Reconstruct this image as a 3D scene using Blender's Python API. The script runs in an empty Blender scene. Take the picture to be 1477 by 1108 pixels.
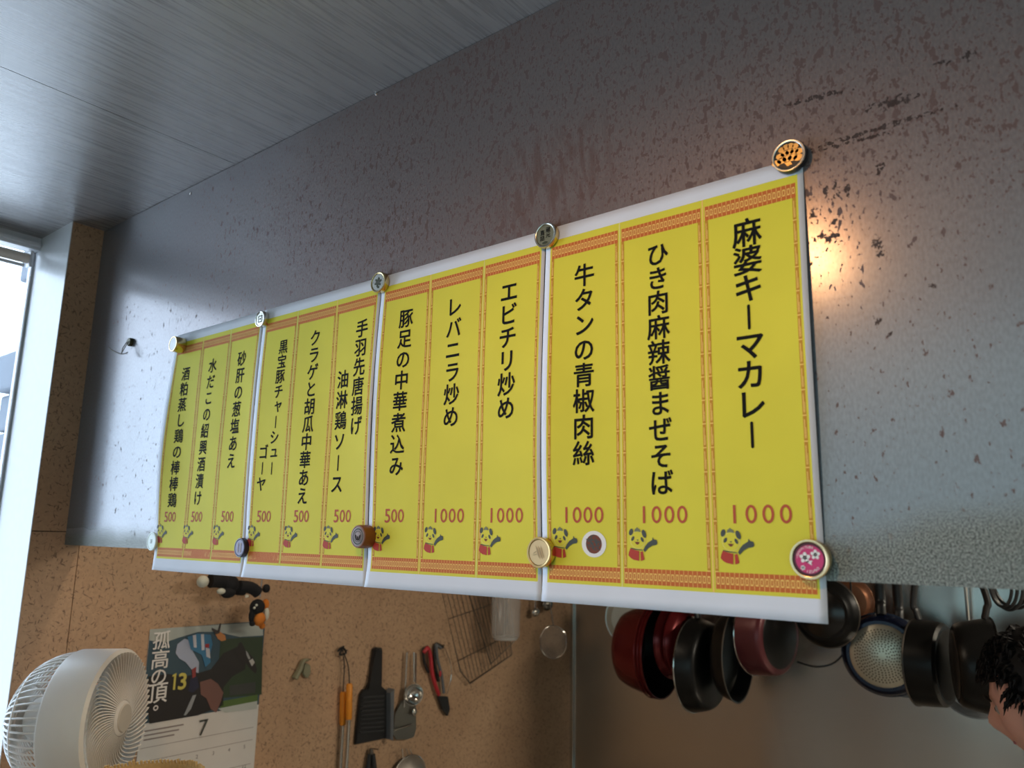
import bpy, bmesh, math, random
from mathutils import Vector, Matrix, noise
PI = math.pi
SC = bpy.context.scene
COL = SC.collection
random.seed(7)

# ---------------------------------------------------------------- camera geometry (image 1477 x 1108)
F = 1134.0
CAM = Vector((0.0, -0.70, 1.45))
RX = Vector((0.77460698, 0.63215496, 0.01908218))     # image right in the world
RD = Vector((-0.10771406, 0.16159793, -0.98096065))   # image down
RF = Vector((-0.62320278, 0.75780355, 0.19326686))    # view direction
def ray(px, py):
    return RX * (px - 738.5) + RD * (py - 554.0) + RF * F
def at(px, py, ax, val):
    w = ray(px, py); return CAM + w * ((val - CAM[ax]) / w[ax])
def deep(px, py, d):
    return CAM + ray(px, py) / F * d

cd = bpy.data.cameras.new('camera'); cam = bpy.data.objects.new('camera', cd); COL.objects.link(cam)
M = Matrix.Identity(4)
for i in range(3):
    M[i][0] = RX[i]; M[i][1] = -RD[i]; M[i][2] = -RF[i]; M[i][3] = CAM[i]
cam.matrix_world = M
cd.sensor_width = 36.0; cd.lens = F / 1477 * 36; cd.clip_start = 0.02
cd.dof.use_dof = True; cd.dof.focus_distance = 1.05; cd.dof.aperture_fstop = 6.5
SC.camera = cam

# ---------------------------------------------------------------- sky, lights, exposure
W = bpy.data.worlds.new('sky'); SC.world = W; W.use_nodes = True
bg = W.node_tree.nodes['Background']
bg.inputs[0].default_value = (0.70, 0.84, 1.0, 1); bg.inputs[1].default_value = 6.5
SC.view_settings.view_transform = 'Standard'; SC.view_settings.look = 'None'
SC.view_settings.gamma = 1; SC.view_settings.use_curve_mapping = False
SC.view_settings.exposure = 0.0
SC.cycles.sample_clamp_indirect = 3.0; SC.cycles.blur_glossy = 1.0; SC.cycles.caustics_reflective = False; SC.cycles.caustics_refractive = False

def light(name, kind, loc, power, color, size=0.1, sy=None, direction=None, portal=False, **kw):
    l = bpy.data.lights.new(name, kind); l.energy = power; l.color = color
    o = bpy.data.objects.new(name, l); COL.objects.link(o); o.location = loc
    if kind == 'AREA':
        l.size = size
        if sy: l.shape = 'RECTANGLE'; l.size_y = sy
        if portal: l.cycles.is_portal = True
    else: l.shadow_soft_size = size
    if direction is not None: o.rotation_euler = Vector(direction).to_track_quat('-Z', 'Y').to_euler()
    for k, v in kw.items(): setattr(l, k, v)
    return o
XW, ZC, ZF, YB, YF, XR = -1.765, 2.108, -0.12, 1.831, -1.72, 1.7
light('portal_side', 'AREA', (-1.99, -0.80, 1.5), 1, (1, 1, 1), 1.44, 1.24, (1, 0, 0), True)
light('portal_front', 'AREA', (0.2, YF - 0.06, 1.44), 1, (1, 1, 1), 2.8, 1.22, (0, 1, 0), True)
WARM = (1.0, 0.50, 0.20)
light('lamp_customer', 'SPOT', (-0.44, -0.67, 1.955), 8, WARM, 0.03, direction=(0, 0.35, -1), spot_size=2.6, spot_blend=0.6)
light('lamp_kitchen_front', 'POINT', (-1.38, 0.215, 2.02), 6, (1.0, 0.84, 0.64), 0.035)
light('fill_kitchen_back', 'AREA', (0.80, 1.30, 2.07), 38, (1.0, 0.90, 0.74), 0.12, 0.9, (0, 0, -1))  # unseen fill light, added to brighten the stainless back wall

# ---------------------------------------------------------------- materials
class NT:
    def __init__(s, name):
        s.m = bpy.data.materials.new(name); s.m.use_nodes = True
        s.t = s.m.node_tree; s.b = s.t.nodes['Principled BSDF']; s.out = s.t.nodes['Material Output']
        s.tc = None
    def n(s, ty, **kw):
        x = s.t.nodes.new('ShaderNode' + ty)
        for k, v in kw.items(): setattr(x, k, v)
        return x
    def put(s, sock, v):
        if isinstance(v, bpy.types.NodeSocket): s.t.links.new(v, sock)
        elif isinstance(v, (tuple, list)) and len(v) == 3 and sock.type == 'RGBA': sock.default_value = (*v, 1)
        else: sock.default_value = v
    def co(s, scale=(1, 1, 1), rot=(0, 0, 0), loc=(0, 0, 0)):
        if s.tc is None: s.tc = s.n('TexCoord')
        src = s.tc.outputs['Object']
        if any(rot):
            m0 = s.n('Mapping'); s.t.links.new(src, m0.inputs[0]); m0.inputs['Rotation'].default_value = rot; src = m0.outputs[0]; rot = (0, 0, 0)
        mp = s.n('Mapping'); s.t.links.new(src, mp.inputs[0])
        mp.inputs['Scale'].default_value = scale; mp.inputs['Rotation'].default_value = rot; mp.inputs['Location'].default_value = loc
        return mp.outputs[0]
    def noise(s, co, scale, detail=3, rough=0.5, dist=0):
        x = s.n('TexNoise'); s.t.links.new(co, x.inputs['Vector'])
        x.inputs['Scale'].default_value = scale; x.inputs['Detail'].default_value = detail
        x.inputs['Roughness'].default_value = rough; x.inputs['Distortion'].default_value = dist
        return x.outputs[0]
    def math(s, op, a, b=0.0, c=None):
        x = s.n('Math', operation=op); s.put(x.inputs[0], a); s.put(x.inputs[1], b)
        if c is not None: s.put(x.inputs[2], c)
        return x.outputs[0]
    def step(s, v, lo, hi, t0=0.0, t1=1.0):
        x = s.n('MapRange', interpolation_type='SMOOTHSTEP'); s.put(x.inputs[0], v)
        for i, q in enumerate((lo, hi, t0, t1)): s.put(x.inputs[i + 1], q)
        return x.outputs[0]
    def mix(s, f, a, b):
        x = s.n('Mix', data_type='RGBA'); s.put(x.inputs[0], f); s.put(x.inputs[6], a); s.put(x.inputs[7], b)
        return x.outputs[2]
    def bump(s, h, strength=0.2, dist=0.002):
        x = s.n('Bump'); s.put(x.inputs['Height'], h); x.inputs['Strength'].default_value = strength; x.inputs['Distance'].default_value = dist
        s.t.links.new(x.outputs[0], s.b.inputs['Normal'])
    def set(s, **kw):
        for k, v in kw.items(): s.put(s.b.inputs[k.replace('_', ' ')], v)
def sr(r, g, b):     # display colour 0-255 to linear
    f = lambda c: (c / 255 / 12.92) if c / 255 <= 0.04045 else ((c / 255 + 0.055) / 1.055) ** 2.4
    return (f(r), f(g), f(b))
def mk(name, col, rough=0.5, metal=0.0, var=0.06, scale=60, **kw):
    t = NT(name); c = t.co()
    nz = t.noise(c, scale, 2)
    t.set(Base_Color=t.mix(nz, tuple(x * (1 - var) for x in col), tuple(min(1, x * (1 + var)) for x in col)), Metallic=metal,
          Roughness=t.step(nz, 0, 1, max(0, rough - 0.04), rough + 0.04))
    for k, v in kw.items(): t.put(t.b.inputs[k.replace('_', ' ')], v)
    return t.m

def steel():
    t = NT('mill_scale_steel'); co = t.co()
    sep = t.n('SeparateXYZ'); t.t.links.new(co, sep.inputs[0]); X, Z = sep.outputs[0], sep.outputs[2]
    # large cloudy tone
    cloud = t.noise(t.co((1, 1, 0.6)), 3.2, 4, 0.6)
    # base tone is browner high up on the right hand part of the sheet
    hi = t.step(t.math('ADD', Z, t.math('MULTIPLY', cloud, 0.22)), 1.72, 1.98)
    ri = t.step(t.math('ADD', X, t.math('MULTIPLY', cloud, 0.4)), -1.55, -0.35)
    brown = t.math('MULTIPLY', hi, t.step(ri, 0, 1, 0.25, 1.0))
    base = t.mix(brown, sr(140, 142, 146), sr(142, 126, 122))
    fine = t.noise(t.co((1, 1, 0.45)), 420, 2)
    base = t.mix(t.step(fine, 0.3, 0.7, 0, 0.25), base, sr(100, 90, 90))
    # rust flecks, in three sizes
    dens = t.math('MULTIPLY', hi, ri)
    def flecks(scale, zs, lo, width, amount, off):
        c2 = t.co((1, 1, zs), loc=(off, 0, off))
        q = t.noise(c2, scale, 3, 0.55)
        thr = t.step(amount, 0, 1, lo + 0.10, lo)
        return t.step(t.math('SUBTRACT', q, thr), 0, width)
    patch = t.noise(t.co(loc=(4, 0, 2)), 7, 3)
    am = t.math('ADD', t.math('MULTIPLY', dens, 0.65), t.step(patch, 0.45, 0.7, 0, 0.35))
    f1 = flecks(135, 0.55, 0.540, 0.03, am, 0)
    f2 = flecks(66, 0.8, 0.605, 0.03, am, 3)
    f3 = flecks(270, 0.7, 0.575, 0.03, t.step(dens, 0, 1, 0.35, 1), 7)
    fl = t.math('MAXIMUM', t.math('MAXIMUM', f1, f2), f3)
    # named stains: ellipses in the sheet's plane with ragged edges
    rag = t.step(t.noise(co, 190, 4, 0.7), 0.34, 0.66)
    def stain(px, py, px2, py2, r, ratio_noise=0.55):
        a, b = at(px, py, 1, 0), at(px2, py2, 1, 0)
        cx, cz = (a.x + b.x) / 2, (a.z + b.z) / 2
        L = math.hypot(b.x - a.x, b.z - a.z) / 2; an = math.atan2(b.z - a.z, b.x - a.x)
        dx, dz = t.math('SUBTRACT', X, cx), t.math('SUBTRACT', Z, cz)
        u = t.math('ADD', t.math('MULTIPLY', dx, math.cos(an) / L), t.math('MULTIPLY', dz, math.sin(an) / L))
        v = t.math('ADD', t.math('MULTIPLY', dx, -math.sin(an) / r), t.math('MULTIPLY', dz, math.cos(an) / r))
        d = t.math('ADD', t.math('MULTIPLY', u, u), t.math('MULTIPLY', v, v))
        return t.step(t.math('ADD', d, t.math('MULTIPLY', rag, 1.9)), 1.5, 1.15)
    st = None
    for a in [(1165, 216, 1378, 152, .0030), (1165, 222, 1300, 186, .0022), (1190, 262, 1191, 286, .0030), (1206, 258, 1207, 288, .0042),
              (1220, 260, 1222, 288, .0032), (1180, 343, 1212, 340, .006), (1200, 318, 1207, 322, .004), (1262, 240, 1275, 246, .006),
              (1130, 152, 1230, 128, .0035), (1245, 160, 1330, 135, .006), (1345, 95, 1372, 88, .004), (1385, 82, 1412, 74, .007),
              (1262, 338, 1272, 372, .005), (1262, 455, 1268, 470, .004), (1170, 306, 1176, 316, .004), (1338, 414, 1355, 411, .003),
              (1280, 478, 1286, 484, .004), (1452, 790, 1456, 798, .006)]:
        e = stain(*a); st = e if st is None else t.math('MAXIMUM', st, e)
    # streaky discoloured patch above the posters
    ch = t.math('MULTIPLY', t.step(t.noise(t.co((1, 1, 0.25), rot=(0, 0.1, 0)), 90, 3), 0.42, 0.62),
                t.math('MULTIPLY', t.step(t.math('ABSOLUTE', t.math('ADD', X, 0.52)), 0.12, 0.03), t.step(t.math('ABSOLUTE', t.math('ADD', Z, -1.87)), 0.09, 0.02)))
    base = t.mix(t.math('MULTIPLY', ch, 0.6), base, sr(118, 84, 74))
    base = t.mix(t.math('MULTIPLY', fl, 0.75), base, sr(84, 54, 46))
    base = t.mix(t.math('MULTIPLY', st, 0.92), base, sr(50, 34, 30))
    # rougher, speckled strip along the lower edge
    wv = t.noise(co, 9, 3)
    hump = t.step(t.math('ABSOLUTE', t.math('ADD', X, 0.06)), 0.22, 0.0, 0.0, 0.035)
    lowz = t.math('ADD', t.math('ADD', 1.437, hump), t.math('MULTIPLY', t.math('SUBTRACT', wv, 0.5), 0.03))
    coarse = t.step(t.math('SUBTRACT', Z, lowz), 0.030, -0.010)
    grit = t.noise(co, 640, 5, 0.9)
    base = t.mix(coarse, base, t.mix(t.step(grit, 0.43, 0.57), sr(66, 66, 64), sr(164, 166, 158)))
    t.set(Base_Color=base, Metallic=t.math('MULTIPLY', t.math('SUBTRACT', 1, t.math('MAXIMUM', fl, st)), 0.55))
    r = t.step(cloud, 0.3, 0.7, 0.17, 0.22)
    r = t.math('ADD', r, t.math('ADD', t.math('MULTIPLY', coarse, 0.27), t.math('MULTIPLY', t.math('MAXIMUM', fl, st), 0.35)))
    t.set(Roughness=r)
    t.bump(t.math('MULTIPLY', grit, coarse), 0.25, 0.0004)
    # oxide film: a sharper and a much softer reflection lobe together
    b2 = t.n('BsdfPrincipled')
    for nm in ('Base Color', 'Metallic', 'Normal'): t.t.links.new(t.b.inputs[nm].links[0].from_socket, b2.inputs[nm])
    t.put(b2.inputs['Roughness'], t.math('ADD', r, 0.30))
    mx = t.n('MixShader'); mx.inputs[0].default_value = 0.5
    t.t.links.new(t.b.outputs[0], mx.inputs[1]); t.t.links.new(b2.outputs[0], mx.inputs[2]); t.t.links.new(mx.outputs[0], t.out.inputs[0])
    return t.m

def board(name, a, b):
    t = NT(name)
    big = t.noise(t.co(), 5, 3)
    base = t.mix(t.step(big, 0.3, 0.7), a, b)
    grain = t.noise(t.co(), 110, 4, 0.7)
    base = t.mix(t.step(grain, 0.35, 0.75, 0, 0.45), base, tuple(x * 0.62 for x in a))
    m = None
    for i, an in enumerate((0.2, 1.1, 2.0, 2.75)):
        c2 = t.co((1, 1.0, 0.26), rot=(an, 0, 0), loc=(i, i * 2, i))
        e = t.step(t.noise(c2, 225, 2, 0.5), 0.655, 0.69)
        m = e if m is None else t.math('MAXIMUM', m, e)
    bl = t.step(t.noise(t.co(loc=(9, 1, 2)), 100, 3, 0.6), 0.66, 0.70)
    base = t.mix(t.math('MULTIPLY', t.math('MAXIMUM', m, bl), 0.6), base, sr(62, 34, 24))
    t.set(Base_Color=base, Roughness=0.55)
    t.bump(grain, 0.12, 0.001)
    return t.m

def plywood():
    t = NT('grey_stained_plywood')
    g = t.noise(t.co((1, 0.035, 1)), 220, 4, 0.6)
    g2 = t.noise(t.co((1, 0.12, 1)), 30, 3)
    base = t.mix(t.step(g, 0.3, 0.7), sr(132, 129, 129), sr(152, 149, 148))
    base = t.mix(t.step(g2, 0.4, 0.75, 0, 0.35), base, sr(120, 118, 119))
    knot = t.step(t.noise(t.co((1, .5, 1), loc=(3, 3, 3)), 9, 1), 0.80, 0.84)
    base = t.mix(t.math('MULTIPLY', knot, 0.3), base, sr(60, 58, 58))
    t.set(Base_Color=base, Roughness=t.step(g, 0.3, 0.7, 0.25, 0.32), Specular_IOR_Level=0.7)
    t.bump(g, 0.10, 0.0006)
    return t.m

def stainless():
    t = NT('brushed_stainless')
    br = t.noise(t.co((0.3, 1, 1)), 60, 2)
    t.set(Base_Color=t.mix(br, (0.56, 0.55, 0.52), (0.60, 0.59, 0.56)), Metallic=1.0, Roughness=0.27)
    w = t.noise(t.co((1, 1, 0.35)), 3.2, 0)
    t.bump(w, 0.35, 0.05)
    return t.m

def paper(name, col, rough=0.75, trans=0.0):
    t = NT(name); q = t.noise(t.co((1, 1, 1)), 900, 2); w = t.noise(t.co(), 14, 3)
    t.set(Base_Color=t.mix(t.step(w, .3, .7), tuple(x * .975 for x in col), tuple(min(1, x * 1.02) for x in col)), Roughness=rough)
    t.bump(q, 0.04, 0.0002)
    return t.m

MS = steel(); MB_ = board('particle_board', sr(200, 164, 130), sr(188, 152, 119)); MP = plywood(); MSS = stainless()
M_EDGE = mk('board_edge_dark', sr(60, 42, 30), 0.8)
M_WHITE = mk('white_paint', (0.80, 0.82, 0.84), 0.32)
M_ALU = mk('white_window_frame', (0.72, 0.74, 0.76), 0.35)
M_PAPER = paper('copy_paper', (0.73, 0.755, 0.82)); M_YEL = paper('yellow_print', sr(222, 212, 58))
M_INK = mk('black_ink', (0.008, 0.0075, 0.007), 0.85, var=0.2, Specular_IOR_Level=0.15)
M_ORG = paper('orange_print', sr(204, 104, 38)); M_LT = paper('pale_orange_print', sr(248, 208, 112)); M_GOLD = paper('ochre_print', sr(198, 140, 34))
M_SEP = paper('cream_line_print', sr(232, 222, 130)); M_RED = paper('red_print', sr(184, 60, 44)); M_PRICE = paper('brick_red_print', sr(184, 80, 50))
M_GRY = paper('slate_print', sr(70, 76, 72)); M_HAT = paper('grey_green_print', sr(120, 124, 92)); M_BROWN = paper('brown_print', sr(120, 58, 38))
M_WH = paper('white_print', (0.85, 0.84, 0.82))
M_BLK = mk('black_plastic', (0.012, 0.012, 0.013), 0.38); M_NON = mk('nonstick_black', (0.007, 0.0068, 0.0065), 0.34, Specular_IOR_Level=0.3)
M_NAVY = mk('navy_enamel', (0.006, 0.010, 0.032), 0.25, 0.3); M_CRIM = mk('crimson_enamel', (0.15, 0.012, 0.014), 0.22, 0.5)
M_MAR = mk('maroon_enamel', (0.12, 0.025, 0.03), 0.35, 0.2); M_CHROME = mk('polished_steel', (0.62, 0.60, 0.56), 0.16, 1.0)
M_DKST = mk('dark_wire_steel', (0.16, 0.14, 0.12), 0.4, 0.9); M_COPP = mk('copper_brown', (0.30, 0.12, 0.06), 0.35, 0.7)
M_FAN = mk('white_fan_plastic', (0.80, 0.79, 0.75), 0.38, var=0.02); M_FANHUB = mk('warm_grey_fan_plastic', (0.60, 0.57, 0.50), 0.45, var=0.02)
M_ORANGE = mk('orange_grip', (0.85, 0.30, 0.02), 0.45); M_REDG = mk('red_grip', (0.50, 0.03, 0.04), 0.4); M_GRIPG = mk('grey_grip', (0.13, 0.14, 0.15), 0.4)
M_SKIN = mk('skin', sr(226, 168, 148), 0.5, var=0.08, scale=25, Subsurface_Weight=0.08); M_HAIR = mk('black_hair', (0.006, 0.005, 0.005), 0.6, Specular_IOR_Level=0.25, scale=300, var=0.4)
M_SHIRT = mk('dark_work_shirt', (0.02, 0.022, 0.03), 0.8); M_TROU = mk('black_trousers', (0.012, 0.012, 0.014), 0.85)
M_BRASS = mk('pale_brass', (0.72, 0.58, 0.30), 0.22, 1.0); M_SILV = mk('cap_silver', (0.66, 0.65, 0.58), 0.25, 1.0); M_OLIVE = mk('olive_silver', (0.34, 0.33, 0.22), 0.35, 0.8)
M_WOODC = mk('cap_brown', sr(128, 74, 36), 0.5); M_STAMP = mk('mauve_grey', sr(140, 122, 118), 0.5); M_CREAM = mk('cream_wood', sr(216, 190, 140), 0.45, 0.2)
M_PINK = mk('cap_pink', sr(206, 48, 112), 0.3); M_PINKD = mk('cap_dark_maroon', sr(80, 8, 30), 0.3); M_PURP = mk('cap_purple', sr(82, 70, 120), 0.35)
M_MINT = mk('cap_mint_white', sr(222, 236, 228), 0.35); M_GREENB = mk('dark_green_ink', sr(58, 62, 40), 0.5)
M_GOLDE = mk('gold_foil', (0.85, 0.58, 0.22), 0.25, 1.0); M_STRAW = mk('straw', sr(206, 176, 120), 0.7, var=0.2, scale=200)
M_WOODF = mk('floor_concrete', sr(168, 164, 158), 0.6, scale=6); M_WALLP = mk('plaster', sr(228, 225, 218), 0.8, scale=8); M_COUNTER = mk('counter_wood', sr(170, 134, 96), 0.4, scale=20)
M_STONE = mk('stone', sr(78, 84, 92), 0.85, var=0.2, scale=12); M_ORNG = mk('orange_felt', sr(220, 130, 50), 0.9); M_PLUSH = mk('black_plush', (0.012, 0.012, 0.014), 0.95); M_PLW = mk('white_plush', sr(220, 220, 205), 0.95)
M_CLAY = mk('grey_green_plastic', sr(140, 138, 112), 0.5); M_KLT = mk('dull_white_lid', sr(190, 192, 182), 0.35)
def glassy(name, tint, gl=0.08):
    t = NT(name); tr = t.n('BsdfTransparent'); tr.inputs[0].default_value = (*tint, 1)
    gb = t.n('BsdfGlossy'); gb.inputs['Roughness'].default_value = 0.05
    fr = t.n('Fresnel'); fr.inputs[0].default_value = 1.45
    mx = t.n('MixShader'); t.t.links.new(fr.outputs[0], mx.inputs[0]); t.t.links.new(tr.outputs[0], mx.inputs[1]); t.t.links.new(gb.outputs[0], mx.inputs[2])
    t.t.links.new(mx.outputs[0], t.out.inputs[0]); return t.m
M_GLASS = glassy('window_glass', (0.96, 0.98, 1.0)); M_TINT = glassy('grey_film_glass', (0.38, 0.44, 0.42))
M_CLEAR = mk('clear_plastic', (0.70, 0.69, 0.67), 0.12, Alpha=0.2)
def emitter(name, col, s):
    t = NT(name); t.set(Base_Color=col, Emission_Color=col, Emission_Strength=s); return t.m
M_BULB = emitter('warm_bulb', WARM, 30); M_TUBE = emitter('warm_white_tube', (1, 0.85, 0.62), 8)

# ---------------------------------------------------------------- mesh helpers
def link(name, bm, mat, parent=None, smooth=False, kind=None):
    me = bpy.data.meshes.new(name); bmesh.ops.recalc_face_normals(bm, faces=bm.faces); bm.to_mesh(me); bm.free()
    return link_me(name, me, mat, parent, smooth, kind)
def link_me(name, me, mat, parent=None, smooth=False, kind=None):
    for m in (mat if isinstance(mat, (list, tuple)) else [mat]): me.materials.append(m)
    if smooth:
        for p in me.polygons: p.use_smooth = True
        me.set_sharp_from_angle(angle=math.radians(40))
    o = bpy.data.objects.new(name, me); COL.objects.link(o)
    if parent is not None: o.parent = parent
    if kind: o['kind'] = kind
    return o
def tag(o, label, cat, group=None):
    o['label'] = label; o['category'] = cat
    if group: o['group'] = group
    return o
def thing(name, label, cat, loc=(0, 0, 0), rot=None, group=None):
    o = bpy.data.objects.new(name, None); COL.objects.link(o); o.empty_display_size = 0.05
    o.location = loc
    if rot is not None: o.rotation_euler = rot
    return tag(o, label, cat, group)
def box(bm, x0, x1, y0, y1, z0, z1, bev=0.0):
    vs = [bm.verts.new((x, y, z)) for x in (x0, x1) for y in (y0, y1) for z in (z0, z1)]
    fs = []
    for q in ((0, 1, 3, 2), (4, 6, 7, 5), (0, 4, 5, 1), (2, 3, 7, 6), (0, 2, 6, 4), (1, 5, 7, 3)): fs.append(bm.faces.new([vs[i] for i in q]))
    if bev:
        es = list({e for f in fs for e in f.edges}); bmesh.ops.bevel(bm, geom=es, offset=bev, segments=2, affect='EDGES', profile=0.6)
    return bm
def B(*a, **k): return box(bmesh.new(), *a, **k)
def lathe(prof, axis='Z', seg=40, bm=None, origin=(0, 0, 0)):
    """revolve (r, h) pairs; the axis runs along Z or Y"""
    bm = bm or bmesh.new(); o = Vector(origin); rings = []
    for r, h in prof:
        if r < 1e-6: 
            p = Vector((0, 0, h)) if axis == 'Z' else Vector((0, h, 0)); rings.append([bm.verts.new(p + o)])
        else:
            ring = []
            for k in range(seg):
                a = 2 * PI * k / seg
                p = Vector((r * math.cos(a), r * math.sin(a), h)) if axis == 'Z' else Vector((r * math.cos(a), h, r * math.sin(a)))
                ring.append(bm.verts.new(p + o))
            rings.append(ring)
    for a, b in zip(rings, rings[1:]):
        if len(a) == 1 and len(b) == 1: continue
        for k in range(seg):
            k2 = (k + 1) % seg
            if len(a) == 1: bm.faces.new((a[0], b[k], b[k2]))
            elif len(b) == 1: bm.faces.new((a[k], b[0], a[k2]))
            else: bm.faces.new((a[k], b[k], b[k2], a[k2]))
    return bm
def tube(pts, r, seg=8, bm=None, closed=False, flat=1.0, caps=True):
    bm = bm or bmesh.new(); pts = [Vector(p) for p in pts]; n = len(pts); rings = []; ref = None
    rad = r if isinstance(r, (list, tuple)) else [r] * n
    for i, p in enumerate(pts):
        if closed: d = pts[(i + 1) % n] - pts[i - 1]
        else: d = pts[min(i + 1, n - 1)] - pts[max(i - 1, 0)]
        d.normalize()
        if ref is None:
            ref = Vector((0, 0, 1)) if abs(d.z) < 0.9 else Vector((1, 0, 0))
        u = (ref - d * ref.dot(d)).normalized(); v = d.cross(u); ref = u
        rings.append([bm.verts.new(p + (u * math.cos(2 * PI * k / seg) + v * math.sin(2 * PI * k / seg) * flat) * rad[i]) for k in range(seg)])
    for i in range(n if closed else n - 1):
        a, b = rings[i], rings[(i + 1) % n]
        for k in range(seg): bm.faces.new((a[k], a[(k + 1) % seg], b[(k + 1) % seg], b[k]))
    if caps and not closed: bm.faces.new(rings[0]); bm.faces.new(rings[-1][::-1])
    return bm
def ball(c, r, bm=None, scale=(1, 1, 1), seg=16, rings=10):
    bm = bm or bmesh.new()
    m = Matrix.Translation(Vector(c)) @ Matrix.Diagonal((*[r * s for s in scale], 1))
    bmesh.ops.create_uvsphere(bm, u_segments=seg, v_segments=rings, radius=1, matrix=m); return bm
def arc(c, r, a0, a1, n, u, v):
    c, u, v = Vector(c), Vector(u), Vector(v)
    return [c + u * (r * math.cos(a0 + (a1 - a0) * i / n)) + v * (r * math.sin(a0 + (a1 - a0) * i / n)) for i in range(n + 1)]
def smooth_path(pts, k=6):
    pts = [Vector(p) for p in pts]; out = []
    for i in range(len(pts) - 1):
        p0, p1, p2, p3 = pts[max(i - 1, 0)], pts[i], pts[i + 1], pts[min(i + 2, len(pts) - 1)]
        for j in range(k):
            t = j / k
            out.append(0.5 * ((2 * p1) + (p2 - p0) * t + (2 * p0 - 5 * p1 + 4 * p2 - p3) * t * t + (3 * p1 - p0 - 3 * p2 + p3) * t ** 3))
    out.append(pts[-1]); return out
def slab(poly, fn, t0, t1, bm=None, bev=0.0):
    """a 2-D outline given thickness: fn(u, v, depth) -> point"""
    bm = bm or bmesh.new()
    a = [bm.verts.new(fn(u, v, t0)) for u, v in poly]; b = [bm.verts.new(fn(u, v, t1)) for u, v in poly]
    fs = [bm.faces.new(a), bm.faces.new(b[::-1])]
    for i in range(len(poly)): fs.append(bm.faces.new((a[i], b[i], b[(i + 1) % len(poly)], a[(i + 1) % len(poly)])))
    if bev: bmesh.ops.bevel(bm, geom=list(fs[1].edges), offset=bev, segments=2, affect='EDGES')
    return bm

# ---------------------------------------------------------------- glyphs from Blender's own font
_g = {}
LIFT = Vector((2e-6, -4e-6, 0))
def glyph(ch, bold=0.0):
    k = (ch, bold)
    if k in _g: return _g[k]
    cu = bpy.data.curves.new('glyph', 'FONT'); cu.body = ch; cu.size = 1.0; cu.offset = bold; cu.resolution_u = 3
    o = bpy.data.objects.new('glyph', cu); COL.objects.link(o)
    dg = bpy.context.evaluated_depsgraph_get(); dg.update()
    me = o.evaluated_get(dg).to_mesh()
    vs = [(v.co.x, v.co.y) for v in me.vertices]; fs = [tuple(p.vertices) for p in me.polygons]
    o.evaluated_get(dg).to_mesh_clear(); bpy.data.objects.remove(o); bpy.data.curves.remove(cu)
    _g[k] = (vs, fs); return _g[k]
def em():
    if 'em' not in _g:
        vs, _ = glyph('国'); xs = [v[0] for v in vs]; ys = [v[1] for v in vs]
        _g['em'] = ((min(xs) + max(xs)) / 2, (min(ys) + max(ys)) / 2, max(ys) - min(ys))
    return _g['em']
def put_glyph(bm, ch, cx, cz, size, fn, bold=0.018, wx=1.0):
    """glyph centred at (cx, cz) in a plane; fn maps plane coordinates to a point"""
    if ch in 'ー｜':
        w = size * 0.050; h = size * 0.38
        pts = [(w * math.cos(a), h + w * math.sin(a)) for a in [PI * i / 6 for i in range(7)]] + [(w * math.cos(a), -h + w * math.sin(a)) for a in [PI + PI * i / 6 for i in range(7)]]
        bm.faces.new([bm.verts.new(fn(cx + x, cz + z)) for x, z in pts]); return
    if ch == '0':
        n = 20; a_, b_, w = size * .30, size * .46, size * .135
        o = [bm.verts.new(fn(cx + a_ * math.cos(2 * PI * i / n), cz + b_ * math.sin(2 * PI * i / n))) for i in range(n)]
        q = [bm.verts.new(fn(cx + (a_ - w) * math.cos(2 * PI * i / n), cz + (b_ - w) * math.sin(2 * PI * i / n))) for i in range(n)]
        for i in range(n): bm.faces.new((o[i], o[(i + 1) % n], q[(i + 1) % n], q[i]))
        return
    if ch == '1':
        w, h = size * .072, size * .46
        bm.faces.new([bm.verts.new(fn(cx + x, cz + z)) for x, z in ((-w, -h), (w, -h), (w, h), (-w, h))]); return
    vs, fs = glyph(ch, 0); ex, ey, eh = em(); s = size * 0.92 / eh
    if ord(ch) < 128:
        xs = [v[0] for v in vs]; ys = [v[1] for v in vs]; ex, ey = (min(xs) + max(xs)) / 2, (min(ys) + max(ys)) / 2; s = size * 0.95 / (max(ys) - min(ys))
    dx = dz = 0
    if ch in 'ャュョッ': dx, dz = 0.10 * size, 0.10 * size
    # pen-thick strokes with round ends: the glyph laid over itself a few times on a small circle
    n = 8 if bold > 0.005 else 1; br = bold * size
    for k in range(n):
        ox, oz = (br * math.cos(2 * PI * k / n), br * math.sin(2 * PI * k / n)) if n > 1 else (0, 0)
        nv = [bm.verts.new(Vector(fn(cx + dx + ox + (x - ex) * s * wx, cz + dz + oz + (y - ey) * s)) + LIFT * k) for x, y in vs]
        for f in fs:
            try: bm.faces.new([nv[i] for i in f])
            except ValueError: pass

def flat_link(name, bm, mat, parent, kind=None):
    """flat print: keep the faces as they are"""
    me = bpy.data.meshes.new(name); bm.to_mesh(me); bm.free()
    return link_me(name, me, mat, parent, kind=kind)

# ================================================================ STRUCTURE
def struct(name, bm, mat, parent=None): return link(name, bm, mat, parent, kind='structure')
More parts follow.
